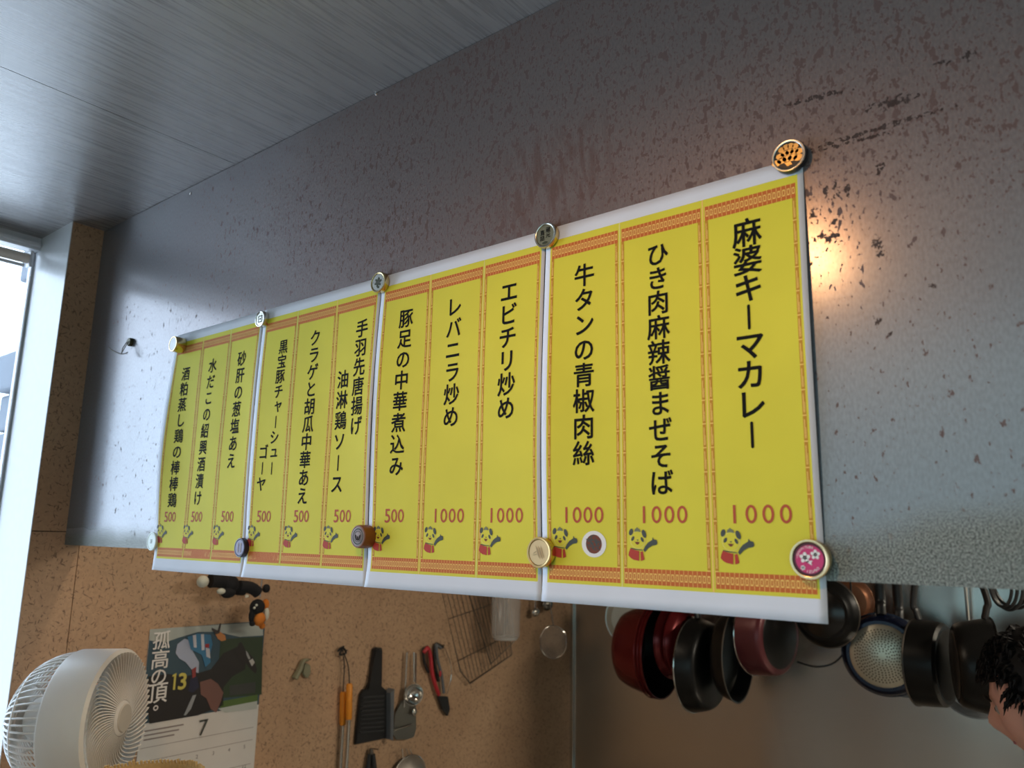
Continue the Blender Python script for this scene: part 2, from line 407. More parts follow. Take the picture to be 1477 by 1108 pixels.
# left wall: backing with particle boards in front of it, a window bay further out
wl = struct('wall_left', B(-1.95, XW - 0.012, -0.065, YB + 0.1, ZF, ZC), M_EDGE)
ST = 'structure'
for a in ((-0.065, YB, 1.448, ZC), (-0.065, 0.0292, ZF, 1.4462), (0.0308, YB, ZF, 1.4462)):
    o = link('board_panel', B(XW - 0.012, XW, a[0], a[1], a[2], a[3]), MB_, wl); 
bay = struct('trim_1', B(-1.965, XW, -0.0665, -0.0645, 0.80, ZC), M_WHITE)       # white lined reveal beside the window
struct('trim_2', B(-1.965, XW, -1.56, -0.0665, 0.78, 0.80), M_WHITE)
struct('wall_left_lower', B(-1.95, XW, -1.56, -0.0655, ZF, 0.78), M_WALLP)
struct('wall_left_front', B(-1.95, XW, YF, -1.56, ZF, ZC), M_WALLP)
# side window: frame, sash bars, glass
w1 = struct('window_1', B(-1.965, -1.931, -1.56, -0.067, 2.078, ZC - .0005), M_ALU)
for a in ((-1.99, -1.95, -1.56, -0.067, 0.80, 0.84), (-1.975, -1.955, -0.0715, -0.067, 0.84, 2.078), (-1.975, -1.945, -1.56, -1.53, 0.84, 2.078), (-1.98, -1.95, -0.86, -0.82, 0.84, 2.078),
          (-1.930, -1.922, -1.56, -0.068, 2.084, 2.094)):
    link('window_frame', B(*a, bev=0.002), M_ALU, w1)
for y0, y1 in ((-1.53, -0.86), (-0.82, -0.0715)): link('pane', B(-1.963, -1.960, y0, y1, 0.84, 2.078), M_GLASS, w1)
rb = thing('roller_blind', 'rolled-up beige roller blind below the head rail of the side window', 'blind', (-1.948, -0.46, 2.056))
link('blind_roll', tube([(0.006, -0.72, 0), (0.006, 0.375, 0)], 0.012, 16), mk('beige_blind', sr(226, 214, 200), 0.7), rb, True)
link('end_bracket', B(-0.010, 0.012, 0.377, 0.383, -0.018, 0.020, bev=.002), M_ALU, rb)
link('weight_bar', B(0.000, 0.006, -0.70, 0.37, -0.021, -0.013, bev=.001), M_ALU, rb)
# ceiling boards
ce = struct('ceiling', B(-2.0, XR, YF, YB + 0.1, ZC + 0.012, ZC + 0.05), M_EDGE)
for x0, x1 in ((-2.0, -1.2362), (-1.2348, -0.3257), (-0.3243, 0.585), (0.5864, XR)):
    link('ceiling_panel', B(x0, x1, YF, YB, ZC, ZC + 0.012), MP, ce)
struct('floor', B(-2.0, XR, YF, YB + 0.1, ZF - 0.1, ZF), M_WOODF)
struct('wall_right', B(XR, XR + 0.1, YF, YB + 0.1, ZF, ZC), M_WALLP)
wb = struct('wall_back', B(XW, XR, YB, YB + 0.1, ZF, ZC), M_WALLP)
link('steel_sheet', B(XW + 0.014, XR, YB - 0.004, YB, 0.3, ZC), MSS, wb)
link('corner_strip', B(XW, XW + 0.012, YB - 0.012, YB, 0.3, ZC), M_CHROME, wb)
# front of the shop, behind the camera: low wall, wide window of grey film glass
struct('wall_front', B(XW, XR, YF - 0.1, YF, ZF, 0.82), M_WALLP)
for i, (x0, x1) in enumerate(((XW, -1.2), (1.6, XR))): struct('wall_front_pier' , B(x0, x1, YF - 0.1, YF, 0.82, ZC), M_WALLP)
w2 = struct('window_2', B(-1.2, 1.6, YF - 0.05, YF - 0.01, 2.06, ZC), M_ALU)
for x in (-1.2, 0.18, 1.56): link('window_frame', B(x, x + 0.04, YF - 0.05, YF - 0.01, 0.82, 2.06), M_ALU, w2)
for x0, x1 in ((-1.16, 0.18), (0.22, 1.56)): link('pane', B(x0, x1, YF - 0.032, YF - 0.028, 0.82, 2.06), M_TINT, w2)

# hanging steel panel over the counter
sp = thing('steel_hood_panel', 'long mill-scale steel panel with rust flecks hung under the ceiling above the counter', 'panel')
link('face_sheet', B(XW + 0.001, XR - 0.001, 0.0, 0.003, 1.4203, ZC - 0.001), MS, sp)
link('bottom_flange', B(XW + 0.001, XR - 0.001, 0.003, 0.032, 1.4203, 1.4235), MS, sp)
link('back_frame', B(XW + 0.001, XR - 0.001, 0.006, 0.030, 1.4240, ZC - 0.001), M_EDGE, sp)
for px, py in ((543, 135), (275, 279)):
    p = at(px, py, 1, 0); link('screw', lathe([(0, -.0015), (.0025, -.0012), (.003, 0)], 'Y', 12, origin=(p.x, 0, p.z)), M_CHROME, sp)

# counter under the panel, kitchen worktop
ct = thing('bar_counter', 'wooden bar counter below the steel panel, under the frame', 'counter', (0, 0, ZF))
link('worktop', B(-1.75, 1.6, -0.34, 0.14, 0.93, 0.97, bev=.004), M_COUNTER, ct)
link('front_board', B(-1.75, 1.6, -0.10, -0.07, 0.0, 0.93), M_COUNTER, ct); link('kitchen_side_bounce', B(-1.75, 1.6, -0.07, -0.066, 0.0, 0.93), M_WHITE, ct)  # unseen white kitchen face, added to brighten what the stainless wall reflects
kt = thing('kitchen_worktop', 'stainless kitchen worktop against the back wall, under the frame', 'worktop', (0, 0, ZF))
link('worktop', B(-1.74, 1.6, 1.50, 1.82, 0.66, 0.70, bev=.004), M_CHROME, kt); link('cabinet_body', B(-1.74, 1.6, 1.54, 1.82, 0.0, 0.66), M_CHROME, kt)

# lamps
lp = thing('ceiling_spotlight', 'small black ceiling spotlight with a warm bulb above the customers', 'lamp', (-0.44, -0.67, ZC))
link('shade', lathe([(.012, 0), (.036, -.006), (.040, -.05), (.044, -.085), (.040, -.085), (.036, -.05), (.033, -.010), (0, -.008)], 'Z', 28), M_BLK, lp, True)
link('bulb', ball((0, 0, -.078), .026), M_BULB, lp, True)
lk = thing('kitchen_bulb', 'bare warm kitchen bulb under the ceiling behind the steel panel', 'lamp', (-1.38, 0.215, ZC))
link('socket', lathe([(0, 0), (.02, 0), (.018, -.03), (0, -.03)], 'Z', 20), M_BLK, lk, True)
lt = thing('kitchen_fill_strip', 'unseen warm white strip added on the kitchen ceiling to brighten the stainless wall', 'lamp', (0.80, 1.30, ZC))  # fixture made up to go with the added back fill light
link('housing', B(-.08, .08, -.47, .47, -.02, -.0005, bev=.003), M_ALU, lt)

# stones of the neighbour's pillar seen through the side window
pl = thing('stone_pillar', 'pale rough stone pillar outside the side window', 'pillar', (-2.75, 0, 0))
for k in range(16):
    z0 = 0.5 + k * 0.125; e = random.uniform(-.035, .03)
    y0 = at(27, 500, 0, -2.75).y + e + (0.0 if k % 2 else .03)
    link('stone', B(-0.09 + e * .3, 0.09 + e * .2, y0, y0 + 0.42, z0, z0 + 0.119, bev=0.012), M_STONE, pl)

# ================================================================ MENU SHEETS
ZT, ZB_ = 1.8085, 1.3850
def wave(i, x0, x1):
    def f(x, z):
        u = (x - x0) / (x1 - x0); v = (z - ZB_) / (ZT - ZB_)
        hold = math.sin(PI * max(0, min(1, (v - 0.09) / 0.88))) if v > 0.09 else 0
        edge = (2 * abs(u - 0.5)) ** 3
        w = 0.0045 * hold * edge + 0.0016 * hold * (1 + math.sin(9 * u + i * 2 + 5 * v)) * 0.5
        if i == 0: w += 0.006 * hold * max(0, 1 - u * 3) ** 2
        if v < 0.09: w += 0.004 * ((0.09 - v) / 0.09) ** 2 * (0.4 + 0.6 * math.sin(PI * u + i))
        return w
    return f
PANDA = []
def ell(cx, cy, a, b, rot=0, n=14):
    return [(cx + a * math.cos(t) * math.cos(rot) - b * math.sin(t) * math.sin(rot), cy + a * math.cos(t) * math.sin(rot) + b * math.sin(t) * math.cos(rot)) for t in [2 * PI * i / n for i in range(n)]]
PANDA_SHAPES = [   # (part, layer, material, outline in print units, y down)
    ('face', 0, 'sep', ell(803, 280, 66, 66)), ('face', 1, 'yel', ell(803, 281, 61, 61)),
    ('ear', 2, 'gry', ell(748, 224, 17, 26, .35)), ('ear', 2, 'gry', ell(857, 236, 17, 31, -.35)),
    ('cap', 2, 'hat', [(775, 222), (780, 203), (792, 196), (799, 188), (807, 196), (822, 203), (830, 224), (803, 219)]),
    ('eye_patch', 2, 'gry', ell(763, 272, 11, 19, .55)), ('eye_patch', 2, 'gry', ell(842, 278, 11, 20, -.5)), ('nose', 2, 'gry', ell(803, 282, 8, 4)),
    ('mouth', 2, 'brown', [(778, 292), (790, 297), (802, 293), (814, 298), (824, 293), (812, 312), (800, 316), (788, 309)]),
    ('jacket', 2, 'red', [(742, 343), (728, 372), (724, 394), (742, 412), (768, 425), (800, 430), (814, 432), (816, 362), (780, 355)]),
    ('jacket', 2, 'red', [(826, 366), (828, 432), (848, 426), (858, 420), (852, 392), (846, 362)]),
    ('collar', 2, 'gry', [(742, 343), (780, 352), (846, 358), (846, 352), (785, 346), (744, 338)]),
    ('arm', 2, 'gry', [(850, 352), (866, 324), (888, 300), (926, 278), (926, 264), (932, 262), (938, 274), (962, 280), (967, 300), (960, 314), (924, 320), (892, 338), (862, 368)])]
PM = {'sep': M_SEP, 'yel': M_YEL, 'gry': M_GRY, 'hat': M_HAT, 'brown': M_BROWN, 'red': M_RED}

def sheet(i, x0, x1, xs, cols, label):
    base = 0.0006 + 0.0005 * (i % 2)
    wv = wave(i, x0, x1)
    def fn(x, z, d=0.0): return (x, -(base + wv(x, z) + d), z)
    root = thing('menu_sheet', label, 'poster', group='menu sheets on the steel panel')
    def grid(xa, xb, za, zb, nx, nz, d, name, mat, thick=False):
        bm = bmesh.new(); g = [[bm.verts.new(fn(xa + (xb - xa) * a / nx, za + (zb - za) * b / nz, d)) for b in range(nz + 1)] for a in range(nx + 1)]
        for a in range(nx):
            for b in range(nz): bm.faces.new((g[a][b], g[a + 1][b], g[a + 1][b + 1], g[a][b + 1]))
        me = bpy.data.meshes.new(name); bm.to_mesh(me); bm.free()
        o = link_me(name, me, mat, root)
        for p in me.polygons: p.use_smooth = True
        if thick: m = o.modifiers.new('thickness', 'SOLIDIFY'); m.thickness = 0.00025; m.offset = -1
        return o
    grid(x0, x1, ZB_, ZT, 36, 44, 0, 'paper', M_PAPER, True)
    ya, yb = xs[0], xs[3]
    grid(ya, yb, 1.4050, 1.7920, 34, 42, 0.00016, 'yellow_field', M_YEL)
    def quad(bm, a, b, c, d_, dd):
        # split long quads so that they follow the paper
        n = max(1, int(max(abs(b - a), abs(d_ - c)) / 0.012))
        if abs(b - a) >= abs(d_ - c):
            for k in range(n):
                p, q = a + (b - a) * k / n, a + (b - a) * (k + 1) / n
                bm.faces.new([bm.verts.new(fn(x, z, dd)) for x, z in ((p, c), (q, c), (q, d_), (p, d_))])
        else:
            for k in range(n):
                p, q = c + (d_ - c) * k / n, c + (d_ - c) * (k + 1) / n
                bm.faces.new([bm.verts.new(fn(x, z, dd)) for x, z in ((a, p), (b, p), (b, q), (a, q))])
    for c in range(3):
        ca, cb = xs[c] + 0.0022, xs[c + 1] - 0.0022
        bl = bmesh.new(); sl = bmesh.new()
        for (z0, z1) in ((1.7690, 1.7838), (1.4085, 1.4235)):
            bb = bmesh.new(); quad(bb, ca, cb, z0, z1, 0.00030); flat_link('border_band', bb, M_ORG, root)
            nu = 20; du = (cb - ca) / nu; h = z1 - z0
            for k in range(nu):
                x = ca + du * k
                quad(bl, x, x + du * .09, z0, z1, 0.00042)
                m0, m1 = z0 + h * .27, z0 + h * .73; q = du * .14
                xa, xb = x + du * .27, x + du * .84
                quad(bl, xa, xa + q, m0, m1, 0.00042); quad(bl, xb - q, xb, m0, m1, 0.00042)
                quad(bl, xa, xb, m1 - h * .08, m1, 0.00042)
                quad(bl, xa, xb, m0, m0 + h * .08, 0.00042)
        for xa in (ca, cb - 0.0034):
            sb = bmesh.new(); quad(sb, xa, xa + 0.0034, 1.4235, 1.7690, 0.00030); flat_link('side_border', sb, M_GOLD, root)
            L = 0.0225; n = int((1.7690 - 1.4235) / L); L = (1.7690 - 1.4235) / n
            for k in range(n):
                z = 1.4235 + L * k
                quad(sl, xa, xa + .0034, z, z + .0010, 0.00042)
                quad(sl, xa + .0010, xa + .0017, z + .003, z + L - .003, 0.00042)
                quad(sl, xa + .0022, xa + .0027, z + .003, z + L * .55, 0.00042)
        flat_link('meander_line', bl, M_LT, root, 'stuff')
        flat_link('side_meander_line', sl, M_LT, root, 'stuff')
        if c < 2:
            s_ = bmesh.new(); quad(s_, xs[c + 1] - .0007, xs[c + 1] + .0007, 1.4050, 1.7920, 0.00030)
            flat_link('column_line', s_, M_SEP if (c + i) % 2 else M_LT, root)
        lines, price, pitch, pcx = cols[c]
        for (txt, cx, zt, zb2, size) in lines:
            tb = bmesh.new(); n = len(txt)
            for k, ch in enumerate(txt):
                z = zt + (zb2 - zt) * (k / max(1, n - 1)); x = cx[0] + (cx[1] - cx[0]) * (k / max(1, n - 1))
                put_glyph(tb, ch, x, z, size, lambda a, b: fn(a, b, 0.00048), 0.019)
            flat_link('dish_name', tb, M_INK, root)
        pb = bmesh.new(); n = len(price)
        for k, ch in enumerate(price):
            put_glyph(pb, ch, pcx + (k - (n - 1) / 2) * pitch, 1.4762, 0.0182, lambda a, b: fn(a, b, 0.00048), 0.012)
        flat_link('price', pb, M_PRICE, root)
        s = 0.000135; ox, oz = pcx - 0.0235, 1.4472
        pand = None
        for key in ('sep', 'yel', 'gry', 'hat', 'brown', 'red'):
            b2 = bmesh.new()
            for nm, lay, mk_, poly in PANDA_SHAPES:
                if mk_ == key: b2.faces.new([b2.verts.new(fn(ox + (px - 840) * s, oz - (py - 312) * s, 0.00030 + 0.00014 * lay)) for px, py in poly])
            o = flat_link({'sep': 'panda_print', 'yel': 'panda_face', 'gry': 'panda_ears_and_arm', 'hat': 'panda_cap', 'brown': 'panda_mouth', 'red': 'panda_jacket'}[key], b2, PM[key], pand or root)
            if pand is None: pand = o
    return root, fn

def col1(txt, x, zt, zb, size=0.0265): return (txt, x if isinstance(x, tuple) else (x, x), zt, zb, size)
s4, fn4 = sheet(3, -0.5265, -0.2265, (-0.5200, -0.4265, -0.3287, -0.2320), (
    ([col1('牛タンの青椒肉絲', -.4724, 1.7406, 1.5407)], '1000', .0135, -.4740),
    ([col1('ひき肉麻辣醤まぜそば', -.3804, 1.7449, 1.5070, .0255)], '1000', .0140, -.3798),
    ([col1('麻婆キーマカレー', (-.2832, -.2852), 1.7455, 1.5483, .0290)], '1000', .0160, -.2815)),
    'yellow menu sheet nearest the warm light, rightmost of the row, held by the pink cap')
s3, fn3 = sheet(2, -0.8145, -0.5285, (-0.8075, -0.7178, -0.6233, -0.5335), (
    ([col1('豚足の中華煮込み', (-.7613, -.7654), 1.7385, 1.5397, .0258)], '500', .0125, -.7662),
    ([col1('レバニラ炒め', -.6725, 1.7393, 1.5970)], '1000', .0138, -.6713),
    ([col1('エビチリ炒め', -.5815, 1.7419, 1.5993, .0275)], '1000', .0140, -.5806)),
    'yellow menu sheet second from the right, two of its three prices 1000')
s2, fn2 = sheet(1, -1.1000, -0.8155, (-1.0920, -1.0075, -0.9114, -0.8215), (
    ([col1('黒宝豚チャーシュー', (-1.0385, -1.0445), 1.7381, 1.5484, .0225), col1('ゴーヤ', -1.0684, 1.5740, 1.5248, .0225)], '500', .0122, -1.0562),
    ([col1('クラゲと胡瓜中華あえ', (-.9594, -.9630), 1.7409, 1.5049, .0250)], '500', .0125, -.9629),
    ([col1('手羽先唐揚げ', -.8502, 1.7380, 1.5989, .0262), col1('油淋鶏ソース', -.8865, 1.6687, 1.5198, .0262)], '500', .0130, -.8705)),
    'yellow menu sheet second from the window, with two-line dish names')
s1, fn1 = sheet(0, -1.3830, -1.1015, (-1.3735, -1.2850, -1.1970, -1.1100), (
    ([col1('酒粕蒸し鶏の棒棒鶏', (-1.3329, -1.3344), 1.7295, 1.5045, .0250)], '500', .0122, -1.3372),
    ([col1('水だこの紹興酒漬け', (-1.2456, -1.2542), 1.7339, 1.5068, .0250)], '500', .0122, -1.2521),
    ([col1('砂肝の葱塩あえ', (-1.1558, -1.1590), 1.7345, 1.5648, .0255)], '500', .0125, -1.1572)),
    'yellow menu sheet nearest the window, leftmost of the row')
# the little plate of food printed beside the price of the beef tongue dish
b2 = bmesh.new(); b2.faces.new([b2.verts.new(fn4(x, z, .0005)) for x, z in ell(-.4600, 1.4463, .0150, .0135, 0, 28)])
dish = flat_link('plate_print', b2, M_WH, s4)
b2 = bmesh.new(); b2.faces.new([b2.verts.new(fn4(x, z, .0006)) for x, z in ell(-.4600, 1.4463, .0098, .0098, 0, 20)])
flat_link('food_print', b2, M_BROWN, dish)
b2 = bmesh.new()
for k in range(26):
    a = random.uniform(0, 2 * PI); r = random.uniform(.001, .0085); t = random.uniform(0, PI)
    b2.faces.new([b2.verts.new(fn4(x, z, .0007 + k * 1e-6)) for x, z in ell(-.4600 + r * math.cos(a), 1.4463 + r * math.sin(a), .0034, .0006, t, 8)])
flat_link('food_shreds', b2, [M_GRY], dish, 'stuff')

# ================================================================ MAGNETS (bottle caps)
def cap(px, py, t, r, label, side, face, rim=None, style=None, recess=0.0012, name='bottle_cap_magnet'):
    p = at(px, py, 1, -t)
    o = thing(name, label, 'magnet', (p.x, -0.0016, p.z), group='bottle cap magnets holding the menu sheets')
    T = t - 0.0016
    link('cap_side', lathe([(0, 0), (r * .96, 0), (r, -T * .12), (r, -T * .86), (r * .975, -T * .97), (r * .93, -T), (r * .86, -T), (r * .84, -T + recess), (0, -T + recess)], 'Y', 48), side, o, True)
    link('cap_face', lathe([(0, -T + recess * .3), (r * .80, -T + recess * .3), (r * .84, -T + recess)], 'Y', 40), face, o, True)
    if rim: link('cap_rim', lathe([(r * .84, -T - .0002), (r * .88, -T - .0006), (r * .96, -T - .0005), (r * 1.0, -T + .0006), (r * .955, -T + .0010), (r * .86, -T + .0010), (r * .84, -T - .0002)], 'Y', 48), rim, o, True)
    yy = -T + recess * .3 - 0.0003
    return o, (lambda u, v: (u * r, yy, v * r)), yy
def emblem(o, fn, polys, mat, name='emblem'):
    bm = bmesh.new()
    for q in polys: bm.faces.new([bm.verts.new(fn(u, v)) for u, v in q])
    return flat_link(name, bm, mat, o)
def stamp(o, fn, chars, mat, name='lettering'):
    bm = bmesh.new()
    for ch, u, v, s in chars: put_glyph(bm, ch, u, v, s, lambda a, b: fn(a, b), 0.015)
    return flat_link(name, bm, mat, o)
o, f, yy = cap(249, 496, .021, .0145, 'white-faced brass-sided thick cap at the top left corner of the menus', M_BRASS, M_WHITE)
o, f, yy = cap(375, 460, .010, .0135, 'silver cap with square mark on the second menu joint from the window, top edge', M_SILV, M_SILV, M_CHROME)
emblem(o, f, [[(-.42, .42), (.42, .42), (.42, .30), (-.42, .30)], [(-.42, -.42), (.42, -.42), (.42, -.30), (-.42, -.30)], [(-.42, .30), (-.30, .30), (-.30, -.30), (-.42, -.30)], [(.30, .30), (.42, .30), (.42, -.30), (.30, -.30)]] + [ell(0, 0, .18, .1, .5)], M_GREENB)
o, f, yy = cap(545, 407, .010, .0150, 'pale gold cap with dark leafy mark on the middle menu joint, top edge', M_BRASS, M_SILV, M_BRASS)
emblem(o, f, [ell(.28 * math.cos(a), .28 * math.sin(a), .22, .12, a) for a in [k * PI / 3 + .3 for k in range(6)]] + [ell(.05, -.48, .18, .1)], M_GREENB)
o, f, yy = cap(786, 339, .009, .0155, 'olive-silver cap with four dark characters, top edge above the third joint', M_BRASS, M_OLIVE, M_SILV)
stamp(o, f, [('蔵', .28, .36, .42), ('元', .28, -.06, .42), ('直', -.25, .22, .42), ('詰', -.25, -.22, .42)], M_INK)
emblem(o, f, [ell(0, -.60, .26, .10)], M_GREENB)
o, f, yy = cap(1137, 224, .010, .0160, 'black cap with a gold pine tree crest at the top right corner', M_BLK, M_BLK, M_SILV)
def lobes(cx, cy, w, h, n=5):
    return [ell(cx + w * (k / (n - 1) - .5) * 1.5, cy + h * .35 * math.sin(PI * k / (n - 1)), w * .34, h * .6) for k in range(n)]
emblem(o, f, lobes(.02, .46, .55, .30, 4) + lobes(.08, .08, .75, .30, 5) + lobes(-.08, -.30, .85, .34, 5) + [[(-.25, -.42), (.1, -.40), (.2, -.62), (-.1, -.66)]], M_GOLDE)
o, f, yy = cap(218, 781, .006, .0160, 'white cap with a small grey mark at the bottom left corner', M_MINT, M_MINT)
stamp(o, f, [('日', 0, 0, .45)], M_GRY)
o, f, yy = cap(345, 790, .010, .0145, 'purple and navy cap on the bottom edge, first joint from the window', mk('cap_navy', sr(36, 34, 62), .4), M_PURP)
emblem(o, f, [[(-.35, .5), (-.15, .5), (-.15, -.5), (-.35, -.5)], [(.10, .5), (.35, .5), (.35, -.5), (.10, -.5)]], M_STAMP)
o, f, yy = cap(516, 774, .020, .0150, 'thick brown barrel-shaped cap with a grey stamped face, bottom edge', M_WOODC, M_STAMP, None, recess=.0004)
ring = [ell(0, 0, .68, .68, 0, 28)]
bm = bmesh.new(); n = 32
for r0, r1 in ((.60, .70), (.44, .49)):
    a = [bm.verts.new(f(r0 * math.cos(2 * PI * k / n), r0 * math.sin(2 * PI * k / n))) for k in range(n)]; b = [bm.verts.new(f(r1 * math.cos(2 * PI * k / n), r1 * math.sin(2 * PI * k / n))) for k in range(n)]
    for k in range(n): bm.faces.new((a[k], b[k], b[(k + 1) % n], a[(k + 1) % n]))
flat_link('stamped_ring', bm, M_GRY, o)
emblem(o, f, [[(-.36, .18), (-.22, .10), (-.10, -.30), (-.20, -.34), (-.34, -.08)], [(.36, .18), (.22, .10), (.10, -.30), (.20, -.34), (.34, -.08)], ell(0, -.16, .07, .22)], M_INK)
o, f, yy = cap(777, 797, .011, .0165, 'cream and gold cap with an embossed mark on the bottom edge, third joint', M_BRASS, M_CREAM, mk('cream_gold', sr(222, 190, 130), .3, .6))
emblem(o, f, [ell(-.12 + .1 * k, .05 - .1 * (k % 2), .035, .42, .35) for k in range(5)] + [ell(-.32, .0, .18, .03, .6), ell(-.3, -.15, .2, .03, .2)], mk('embossed_tan', sr(172, 146, 100), .5))
o, f, yy = cap(1167, 807, .011, .0170, 'bright pink cap with white blossoms and a pale gold rim, bottom right corner', M_BRASS, M_PINKD, mk('pale_gold', sr(240, 214, 170), .25, .7))
emblem(o, f, [ell(.02, 0, .70, .70, 0, 30)], M_PINK, 'pink_disc')
f2 = lambda u, v: (f(u, v)[0], yy - .0003, f(u, v)[2])
def blossom(cx, cy, r, n=5, a0=.3): return [ell(cx + r * .55 * math.cos(a0 + 2 * PI * k / n), cy + r * .55 * math.sin(a0 + 2 * PI * k / n), r * .48, r * .36, a0 + 2 * PI * k / n) for k in range(n)] + [ell(cx, cy, r * .35, r * .35)]
emblem(o, f2, blossom(-.20, .08, .27) + blossom(.32, .24, .24) + blossom(-.32, -.42, .12, 6) + [[(-.18, -.12), (-.02, -.2), (.14, -.3), (.10, -.16), (.18, -.06), (.0, -.06)]], M_WH, 'blossom_print')
stamp(o, f2, [(c, .60 * math.cos(a), .60 * math.sin(a), .13) for c, a in zip('IZUMO', [-1.75, -1.53, -1.30, -1.05, -.80])] + [(c, .60 * math.cos(a), .60 * math.sin(a), .12) for c, a in zip('JOYSTITUBE', [2.95 - .19 * k for k in range(10)])], M_WH)

# small magnetic hook on the steel near the window
p = at(190, 494, 1, 0)
hk = thing('magnetic_hook', 'small magnetic wire hook alone on the steel panel, near the window', 'hook', (p.x, 0, p.z))
link('magnet_base', lathe([(0, -.007), (.0075, -.007), (.0085, -.005), (.0085, -.0003), (0, -.0003)], 'Y', 24), mk('dull_bronze', sr(78, 76, 56), .45, .6), hk, True)
bm = tube([(-.004, -.008, 0), (-.006, -.014, -.014), (-.001, -.017, -.026)], .0009, 6)
tube([(.004, -.008, 0), (.005, -.014, -.013), (-.001, -.017, -.026)], .0009, 6, bm); tube(smooth_path([(-.022, -.034, -.014), (-.016, -.028, -.020), (-.001, -.017, -.027), (.014, -.012, -.025)]), .0011, 6, bm)
link('wire_hook', bm, M_DKST, hk, True)

# ================================================================ LEFT WALL: calendar and hanging tools
def side_fn(x):
    return lambda px, py: at(px, py, 0, XW + x)
def wall_poly(px_poly, depth, mat, name, parent):
    bm = bmesh.new(); bm.faces.new([bm.verts.new(at(x, y, 0, XW + depth)) for x, y in px_poly]); return flat_link(name, bm, mat, parent)
cal = thing('wall_calendar', 'horse racing wall calendar showing July, with a jockey photograph', 'calendar')
def Zc(zx, zy): return (200 + zx / 3.845, 820 + zy / 3.845)
def cpoly(z, depth, mat, name, parent): return wall_poly([Zc(*q) for q in z], depth, mat, name, parent)
def uv(y, z, d): return (XW + d, y, z)
Y0, Y1, ZT2, ZM, ZL = 0.200, 0.492, 1.238, 1.041, 0.80
link('calendar_page', slab([(Y0, ZL), (Y1, ZL), (Y1, ZT2), (Y0, ZT2)], uv, 0.0005, 0.0028), paper('calendar_paper', (.72, .71, .68)), cal)
MC = lambda n, c: paper(n, sr(*c), .45)
photo = flat_link('photo', (lambda bm: (bm.faces.new([bm.verts.new(uv(y, z, .0031)) for y, z in ((Y0, ZM), (Y1, ZM), (Y1, ZT2), (Y0, ZT2))]), bm)[1])(bmesh.new()), MC('photo_hills', (52, 78, 92)), cal)
cpoly([(62, 338), (690, 297), (690, 372), (560, 380), (430, 352), (330, 352), (220, 385), (150, 410), (60, 400)], .0034, MC('photo_sky', (178, 184, 178)), 'sky_print', photo)
cpoly([(455, 395), (560, 385), (688, 380), (682, 700), (460, 720), (440, 560)], .0034, MC('photo_trees', (44, 62, 38)), 'trees_print', photo)
cpoly([(52, 600), (160, 585), (260, 600), (400, 560), (470, 470), (560, 430), (600, 470), (590, 560), (520, 600), (470, 660), (470, 760), (330, 815), (60, 862), (44, 740)], .0037, MC('photo_horse', (26, 22, 22)), 'horse_print', photo)
cpoly([(470, 735), (660, 700), (660, 735), (450, 775)], .0037, MC('photo_turf', (84, 110, 52)), 'turf_print', photo)
cpoly([(440, 778), (658, 735), (656, 778), (480, 800)], .0037, MC('photo_rail', (190, 196, 190)), 'rail_print', photo)
cpoly([(555, 415), (570, 408), (590, 450), (640, 500), (656, 560), (650, 585), (620, 560), (590, 520), (560, 500), (540, 460)], .0040, MC('horse_head', (34, 28, 28)), 'horse_head_print', photo)
cpoly([(612, 512), (632, 500), (644, 522), (628, 544)], .0043, MC('horse_blaze', (200, 196, 190)), 'blaze_print', photo)
cpoly([(595, 455), (606, 470), (620, 500), (610, 506), (598, 480)], .0043, MC('horse_bridle', (170, 170, 168)), 'bridle_print', photo)
cpoly([(205, 470), (215, 420), (255, 390), (290, 400), (300, 460), (335, 520), (332, 580), (300, 570), (260, 520), (225, 500)], .0043, MC('breeches', (176, 184, 206)), 'breeches_print', photo)
cpoly([(270, 380), (330, 362), (400, 368), (410, 420), (395, 480), (400, 520), (370, 548), (350, 480), (290, 450)], .0046, MC('silks_blue', (58, 120, 160)), 'silks_print', photo)
for q in (((300, 372), (318, 368), (322, 440), (306, 438)), ((345, 366), (362, 364), (366, 452), (350, 455)), ((372, 440), (394, 446), (398, 500), (376, 490))):
    cpoly(q, .0049, MC('silks_white', (206, 206, 214)), 'silks_stripe', photo)
cpoly([(370, 420), (392, 418), (390, 440), (368, 438)], .0049, MC('silks_red', (170, 50, 50)), 'armband_print', photo)
cpoly([(425, 365), (450, 350), (480, 372), (484, 398), (460, 404), (440, 392)], .0049, MC('cap_orange', (206, 136, 78)), 'helmet_print', photo)
cpoly([(408, 330), (440, 345), (452, 302), (458, 308), (448, 360), (428, 366), (406, 340)], .0052, MC('goggles', (50, 40, 40)), 'crop_print', photo)
cpoly([(295, 560), (320, 545), (316, 600), (298, 610)], .0049, MC('boot_red', (150, 60, 60)), 'boot_print', photo)
cpoly([(290, 600), (325, 600), (335, 660), (300, 690), (275, 680)], .0046, MC('boot_dark', (30, 32, 60)), 'stirrup_print', photo)
cpoly([(340, 630), (400, 612), (440, 640), (470, 690), (455, 740), (430, 800), (400, 780), (375, 720), (345, 700)], .0046, MC('horse_leg_wrap', (120, 84, 76)), 'foreleg_print', photo)
cpoly([(300, 705), (320, 700), (290, 780), (262, 815), (250, 815)], .0046, MC('girth', (150, 156, 160)), 'girth_print', photo)
cpoly([(505, 650), (648, 630), (646, 690), (505, 705)], .0040, MC('caption_block', (58, 60, 58)), 'caption_print', photo)
def ctext(txt, mat, name, bold=.02, depth=.0055):
    bm = bmesh.new()
    for ch, zx, zy, size in txt:
        c = at(*Zc(zx, zy), 0, XW + depth)
        put_glyph(bm, ch, c.y, c.z, size, lambda a, b: uv(a, b, depth), bold)
    return flat_link(name, bm, mat, cal)
